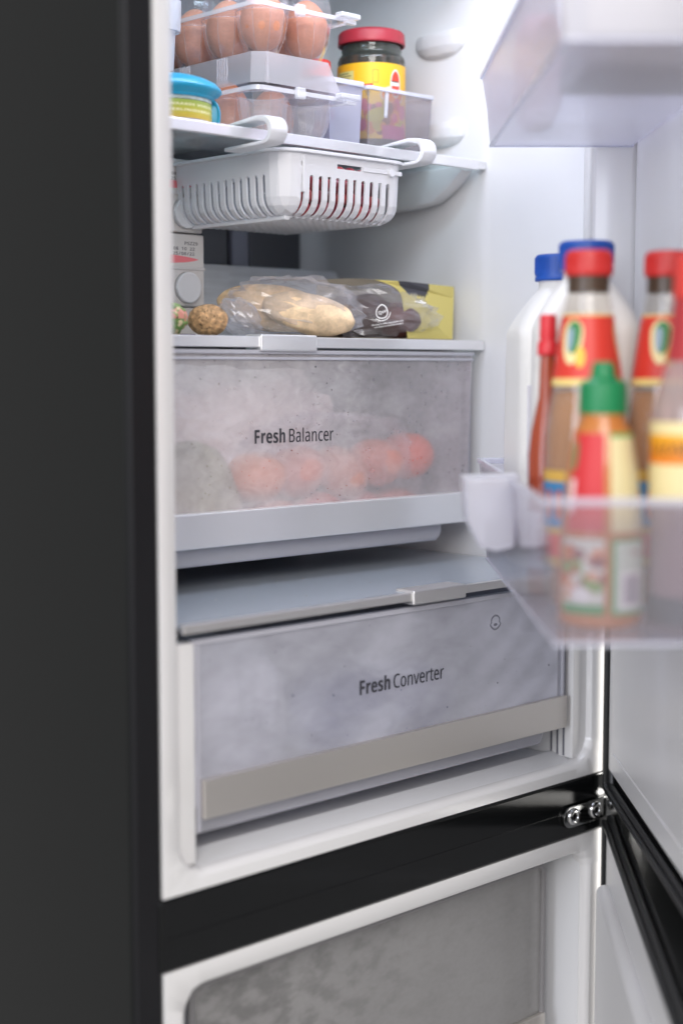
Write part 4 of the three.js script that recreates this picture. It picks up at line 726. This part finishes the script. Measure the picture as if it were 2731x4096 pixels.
// milk jugs
function jug(label, s, t, yaw) {
  const T = doorThing('milk_jug', label, 'milk jug', s, FLY, t, 'milk jugs in the door bin', yaw);
  const H = 0.280, ps = [], rows = 40, cols = 64; const w = (y) => y < 0.006 ? 0.044 + 0.004 * y / 0.006 : y < 0.235 ? 0.048 - 0.001 * Math.sin(y * 40) * 0.4 : y < H ? 0.048 + (0.0205 - 0.048) * Math.pow((y - 0.235) / (H - 0.235), 1.35) : 0.0205;
  const pos = [], uv = [], idx = [];
  for (let j = 0; j <= rows; j++) { const y = j / rows * (H + 0.014), r = w(y), pw = y > H - 0.004 ? 2 : 2 + 5 * (1 - smooth(0.2, H, y)) + 0.6; for (let i = 0; i <= cols; i++) { const a = i / cols * Math.PI * 2, c = Math.cos(a), q = Math.sin(a), k = Math.pow(Math.abs(c) ** pw + Math.abs(q) ** pw, -1 / pw); pos.push(c * r * k, y, q * r * k); uv.push(i / cols, y); } }
  for (let j = 0; j < rows; j++) for (let i = 0; i < cols; i++) { const a = j * (cols + 1) + i, b = a + cols + 1; idx.push(a, b, a + 1, b, b + 1, a + 1); }
  const g = new THREE.BufferGeometry(); g.setAttribute('position', new THREE.Float32BufferAttribute(pos, 3)); g.setAttribute('uv', new THREE.Float32BufferAttribute(uv, 2)); g.setIndex(idx); g.computeVertexNormals();
  local(T, 'jug_body', g, phys(lin(0.86, 0.845, 0.80), 0.42, { transmission: 0.08, thickness: 0 }));
  const ridges = [lathe([[0, 0.0265], [0.0222, 0.0265], [0.024, 0.025], [0.0246, 0.006], [0.0232, 0.005], [0.0246, 0.0042], [0.0246, 0], [0.021, 0]], 48)];
  for (let i = 0; i < 60; i++) { const a = i / 60 * Math.PI * 2, b = box(-0.0004, 0.0004, 0.0075, 0.0235, -0.0004, 0.0006, 0.0002); b.translate(0, 0, 0.0245); b.rotateY(a); ridges.push(b); }
  const cap = local(T, 'cap', ridges, std(lin(0.012, 0.085, 0.42), 0.42)); cap.position.y = H + 0.0075;
  const lab = canvasTex(256, 512, (x, w, h) => { x.fillStyle = '#e6e4ea'; x.fillRect(0, 0, w, h); x.fillStyle = '#c2404c'; x.font = 'bold 44px sans-serif'; x.fillText('FULL', 70, 60); x.font = 'bold 78px serif'; 'CREAM'.split('').forEach((c, i) => x.fillText(c, 96, 150 + i * 80)); });
  const pl = new THREE.PlaneGeometry(0.042, 0.09); pl.rotateY(Math.PI / 2); local(T, 'label', pl, std(0xffffff, 0.5, { map: lab })).position.set(0.0487, 0.138, 0.022);
  return T;
}
jug('white milk jug with a blue cap, next to the hinge end of the door bin', 0.173, 0.124, 0.1);
jug('white milk jug with a blue cap, between the other jug and the fish sauce', 0.334, 0.123, -0.1);
// fish sauce bottles
function fishSauce(label, s, t, yaw) {
  const T = doorThing('fish_sauce_bottle', label, 'bottle', s, FLY, t, undefined, yaw), R = 0.0345;
  local(T, 'bottle_glass', lathe([[0, 0], [R - 0.003, 0], [R, 0.004], [R, 0.142], [R - 0.001, 0.152], [0.0285, 0.185], [0.0225, 0.228], [0.0185, 0.256], [0.0165, 0.264], [0.0165, 0.280]], 56), phys(lin(0.92, 0.90, 0.86), 0.06, { transmission: 0.9, thickness: 0 }));
  local(T, 'sauce', lathe([[0, 0.003], [R - 0.003, 0.003], [R - 0.002, 0.006], [R - 0.002, 0.142], [R - 0.0035, 0.152], [0.0275, 0.18], [0, 0.181]], 48), phys(lin(0.46, 0.185, 0.035), 0.2, { transmission: 0.15, thickness: 0 }));
  const lab = canvasTex(1024, 256, (x, w, h) => {
    x.fillStyle = '#d1382a'; x.fillRect(0, 0, w, h); x.fillStyle = '#e2c77c'; x.fillRect(0, 0, w, 14); x.fillRect(0, h - 18, w, 18);
    for (let k = 0; k < 3; k++) { const cx = 170 + k * 342; x.fillStyle = '#e9d9a0'; x.beginPath(); x.ellipse(cx, 120, 66, 84, 0, 0, 7); x.fill(); x.fillStyle = '#2f7a3a'; x.beginPath(); x.ellipse(cx + 8, 112, 46, 66, 0, 0, 7); x.fill(); x.fillStyle = '#8fa6b8'; x.beginPath(); x.ellipse(cx - 14, 130, 22, 44, 0, 0, 7); x.fill(); x.fillStyle = '#e3bb3c'; x.beginPath(); x.arc(cx + 52, 186, 26, 0, 7); x.fill(); }
  });
  local(T, 'neck_label', lathe([[0.0293, 0.185], [0.0233, 0.228], [0.0207, 0.244]].map(([r, y]) => [r + 0.0003, y]), 64), std(0xffffff, 0.45, { map: lab }));
  const l2 = canvasTex(1024, 256, (x, w, h) => { x.fillStyle = '#cfa64a'; x.fillRect(0, 0, w, h); x.fillStyle = '#3e86b8'; x.fillRect(0, 30, w, 120); x.fillStyle = '#d8632e'; for (let i = 0; i < 20; i++) { x.beginPath(); x.ellipse(i * 52, 90, 16, 40, 0, 0, 7); x.fill(); } x.fillStyle = '#df3a2a'; x.fillRect(0, 170, w, 60); });
  const lg = new THREE.CylinderGeometry(R + 0.0004, R + 0.0004, 0.08, 56, 1, true); lg.translate(0, 0.075, 0); local(T, 'body_label', lg, std(0xffffff, 0.5, { map: l2 }));
  const cap = [lathe([[0, 0.0212], [0.0165, 0.0212], [0.0188, 0.0195], [0.0194, 0.004], [0.0194, 0], [0.0175, 0]], 48)]; for (let i = 0; i < 48; i++) { const b = box(-0.0004, 0.0004, 0.003, 0.017, -0.0003, 0.0005, 0.0002); b.translate(0, 0, 0.0193); b.rotateY(i / 48 * Math.PI * 2); cap.push(b); }
  const c = local(T, 'cap', cap, std(lin(0.55, 0.025, 0.022), 0.42)); c.position.y = 0.2755;
  local(T, 'neck_seal', lathe([[0.0172, 0.262], [0.0172, 0.2752]], 40), std(lin(0.06, 0.035, 0.02), 0.35));
  return T;
}
fishSauce('fish sauce bottle with a red cap, right in front of the milk jug', 0.455, 0.1405, 1.9);
fishSauce('fish sauce bottle with a red cap, against the door liner', 0.446, 0.0725, 2.2);
{ // chilli sauce with the green cap
  const T = doorThing('chilli_sauce_bottle', 'chilli sauce bottle with a green nozzle cap and two long labels', 'bottle', 0.556, FLY, 0.1445);
  const prof = [[0, 0], [0.028, 0], [0.0325, 0.004], [0.0328, 0.04], [0.0318, 0.07], [0.0268, 0.12], [0.0218, 0.152], [0.0165, 0.160], [0.0165, 0.165]];
  local(T, 'bottle_body', lathe(prof, 56), phys(lin(0.56, 0.19, 0.035), 0.28, { transmission: 0.12, thickness: 0, clearcoat: 0.4 }));
  const rAt = (y) => { for (let i = 1; i < prof.length; i++) if (y <= prof[i][1] && prof[i][1] > prof[i - 1][1]) { const k = (y - prof[i - 1][1]) / (prof[i][1] - prof[i - 1][1]); return prof[i - 1][0] + k * (prof[i][0] - prof[i - 1][0]); } return 0.02; };
  const strip = (a0, a1, y0, y1, tex, name) => { const n = 14, m = 14, g = new THREE.PlaneGeometry(1, 1, n, m), p = g.attributes.position; for (let i = 0; i < p.count; i++) { const a = a0 + (a1 - a0) * (p.getX(i) + 0.5), y = y0 + (y1 - y0) * (p.getY(i) + 0.5), r = rAt(y) + 0.0005; p.setXYZ(i, r * Math.cos(a), y, r * Math.sin(a)); } g.computeVertexNormals(); return local(T, name, g, std(0xffffff, 0.5, { map: tex })); };
  const A = canvasTex(128, 256, (x, w, h) => { x.fillStyle = '#c42c30'; x.fillRect(0, 0, w, h); x.fillStyle = '#e9c9c9'; x.fillRect(0, 120, 24, 90); x.fillStyle = '#2e7d52'; x.beginPath(); x.ellipse(8, 60, 14, 40, 0, 0, 7); x.fill(); });
  const B = canvasTex(128, 256, (x, w, h) => { x.fillStyle = '#dccf9f'; x.fillRect(0, 0, w, h); x.fillStyle = '#4e9a55'; x.fillRect(0, 0, w, 10); x.fillStyle = '#b7b6a6'; for (let i = 0; i < 26; i++) x.fillRect(70, 18 + i * 9, 40 + (i * 7) % 12, 4); });
  const Cc = canvasTex(128, 256, (x, w, h) => { x.fillStyle = '#cfcfbf'; x.fillRect(0, 0, w, h); const cs = ['#d1763b', '#b75034', '#7b9b49', '#d9a98e', '#8a4b45', '#c98a4a']; for (let i = 0; i < 34; i++) { x.fillStyle = cs[i % 6]; x.beginPath(); x.arc(rnd() * w, 40 + rnd() * 160, 10 + rnd() * 18, 0, 7); x.fill(); } x.fillStyle = '#e3e0da'; x.beginPath(); x.arc(64, 190, 28, 0, 7); x.fill(); x.fillStyle = '#3f8f45'; x.fillRect(0, 222, w, 34); });
  const Dd = canvasTex(128, 256, (x, w, h) => { x.fillStyle = '#5fa35c'; x.fillRect(0, 0, w, h); x.fillStyle = '#cfd8c4'; x.fillRect(12, 10, w - 24, h - 24); x.fillStyle = '#b99a8a'; x.fillRect(60, 40, 30, 14); x.fillStyle = '#efe9e4'; x.fillRect(26, 110, w - 52, 126); x.fillStyle = '#6d6270'; for (let i = 0; i < 12; i++) x.fillRect(36 + i * 4.6, 124, 2.6, 96); });
  const f = 0.0;      // the side that faces the free end of the door
  strip(f + 1.15, f + 0.10, 0.075, 0.150, A, 'label'); strip(f - 0.08, f - 1.25, 0.075, 0.150, B, 'label');
  strip(f + 1.2, f + 0.08, 0.012, 0.070, Cc, 'label'); strip(f - 0.08, f - 1.25, 0.012, 0.070, Dd, 'label');
  local(T, 'cap', lathe([[0, 0.2045], [0.006, 0.2045], [0.0085, 0.203], [0.0098, 0.193], [0.0125, 0.1905], [0.0172, 0.189], [0.0182, 0.187], [0.0185, 0.1655], [0.0175, 0.1645], [0.0165, 0.1645]], 48), std(lin(0.004, 0.20, 0.065), 0.42));
}
{ // tall sauce bottle with a red seal, beside it
  const T = doorThing('sauce_bottle', 'tall sauce bottle with a red sealed neck and a cream and orange label', 'bottle', 0.568, FLY, 0.0755, undefined, 0), R = 0.034;
  local(T, 'bottle_glass', lathe([[0, 0], [R - 0.003, 0], [R, 0.004], [R, 0.162], [R - 0.002, 0.172], [0.019, 0.216], [0.0155, 0.235], [0.0155, 0.278]], 56), phys(lin(0.86, 0.74, 0.72), 0.12, { transmission: 0.72, thickness: 0 }));
  local(T, 'sauce', lathe([[0, 0.003], [R - 0.003, 0.003], [R - 0.002, 0.006], [R - 0.002, 0.098], [0, 0.099]], 48), std(lin(0.13, 0.035, 0.035), 0.35));
  local(T, 'base_band', lathe([[R + 0.0003, 0.004], [R + 0.0003, 0.026]], 48), std(lin(0.10, 0.105, 0.105), 0.4));
  const lab = canvasTex(1024, 256, (x, w, h) => { x.fillStyle = '#e3d39d'; x.fillRect(0, 0, w, h); const g = x.createLinearGradient(0, 40, 0, 130); g.addColorStop(0, '#e8a81e'); g.addColorStop(1, '#df7a1d'); x.fillStyle = g; x.fillRect(0, 40, w, 92); x.fillStyle = '#5a3a12'; x.font = 'bold 56px serif'; for (let i = 0; i < 4; i++) x.fillText('LAOMIE', 20 + i * 256, 104); });
  const lg = new THREE.CylinderGeometry(R + 0.0005, R + 0.0005, 0.062, 56, 1, true); lg.translate(0, 0.128, 0); local(T, 'label', lg, std(0xffffff, 0.5, { map: lab }));
  local(T, 'neck_seal', lathe([[0.0232, 0.205], [0.0205, 0.222], [0.0185, 0.246], [0.0165, 0.256]], 40), std(lin(0.40, 0.03, 0.035), 0.45));
  local(T, 'cap', lathe([[0, 0.2855], [0.016, 0.2855], [0.0185, 0.283], [0.019, 0.252], [0.0165, 0.252]], 40), std(lin(0.62, 0.045, 0.035), 0.42));
}
{ // slim hot sauce
  const T = doorThing('hot_sauce_bottle', 'slim hot sauce bottle with a red nozzle and a white label', 'bottle', 0.399, FLY, 0.166, undefined, 0.5);
  local(T, 'bottle_glass', lathe([[0, 0], [0.0145, 0], [0.0158, 0.003], [0.0158, 0.125], [0.0135, 0.145], [0.0075, 0.175], [0.0062, 0.212]], 40), phys(lin(0.42, 0.075, 0.03), 0.15, { transmission: 0.2, thickness: 0 }));
  const lab = canvasTex(512, 512, (x, w, h) => { x.fillStyle = '#e4e0e6'; x.fillRect(0, 0, w, h); x.fillStyle = '#c23a45'; x.font = 'bold 60px serif'; for (let k = 0; k < 4; k++) { x.save(); x.translate(40 + k * 128, 40); 'SAUCE'.split('').forEach((c, i) => x.fillText(c, 0, 60 + i * 84)); x.restore(); x.fillRect(30 + k * 128, 10, 60, 10); } });
  const lg = new THREE.CylinderGeometry(0.0161, 0.0161, 0.05, 40, 1, true); lg.translate(0, 0.05, 0); local(T, 'label', lg, std(0xffffff, 0.5, { map: lab }));
  local(T, 'cap', [lathe([[0, 0.246], [0.0062, 0.246], [0.0072, 0.244], [0.0075, 0.225], [0.0062, 0.224], [0.0088, 0.222], [0.0092, 0.213], [0.0092, 0.2105], [0.0065, 0.2105]], 36)], std(lin(0.62, 0.02, 0.03), 0.4));
}
{ // cream box standing in the upper bin and a pink pack behind it
  const T = doorThing('cream_box', 'cream box with a brown base in the upper door bin', 'box', 0.46, 0.7042, 0.1065);
  local(T, 'box_body', box(-0.07, 0.07, 0.0225, 0.16, -0.058, 0.050, 0.003), std(lin(0.46, 0.43, 0.35), 0.6)); local(T, 'box_base', box(-0.0705, 0.0705, 0, 0.022, -0.0585, 0.0505, 0.002), std(lin(0.12, 0.095, 0.075), 0.6));
  const P = doorThing('pink_pack', 'pale pink pack against the wall of the upper door bin', 'packet', 0.19, 0.7042, 0.150); local(P, 'pack_body', blob(0.05, 0.055, 0.024, (x, y, z) => 0.08 * N(x * 2, y * 2, z * 2), 40, 28, 3), std(lin(0.80, 0.56, 0.60), 0.5)).position.y = 0.056;
}

// ---------------------------------------------------------------- the working unit becomes metres, standing on the floor
for (const o of scene.children) if (o.isGroup || o.isMesh) { o.position.y += FLOOR; o.position.multiplyScalar(K); o.scale.multiplyScalar(K); }
renderer.render(scene, camera);
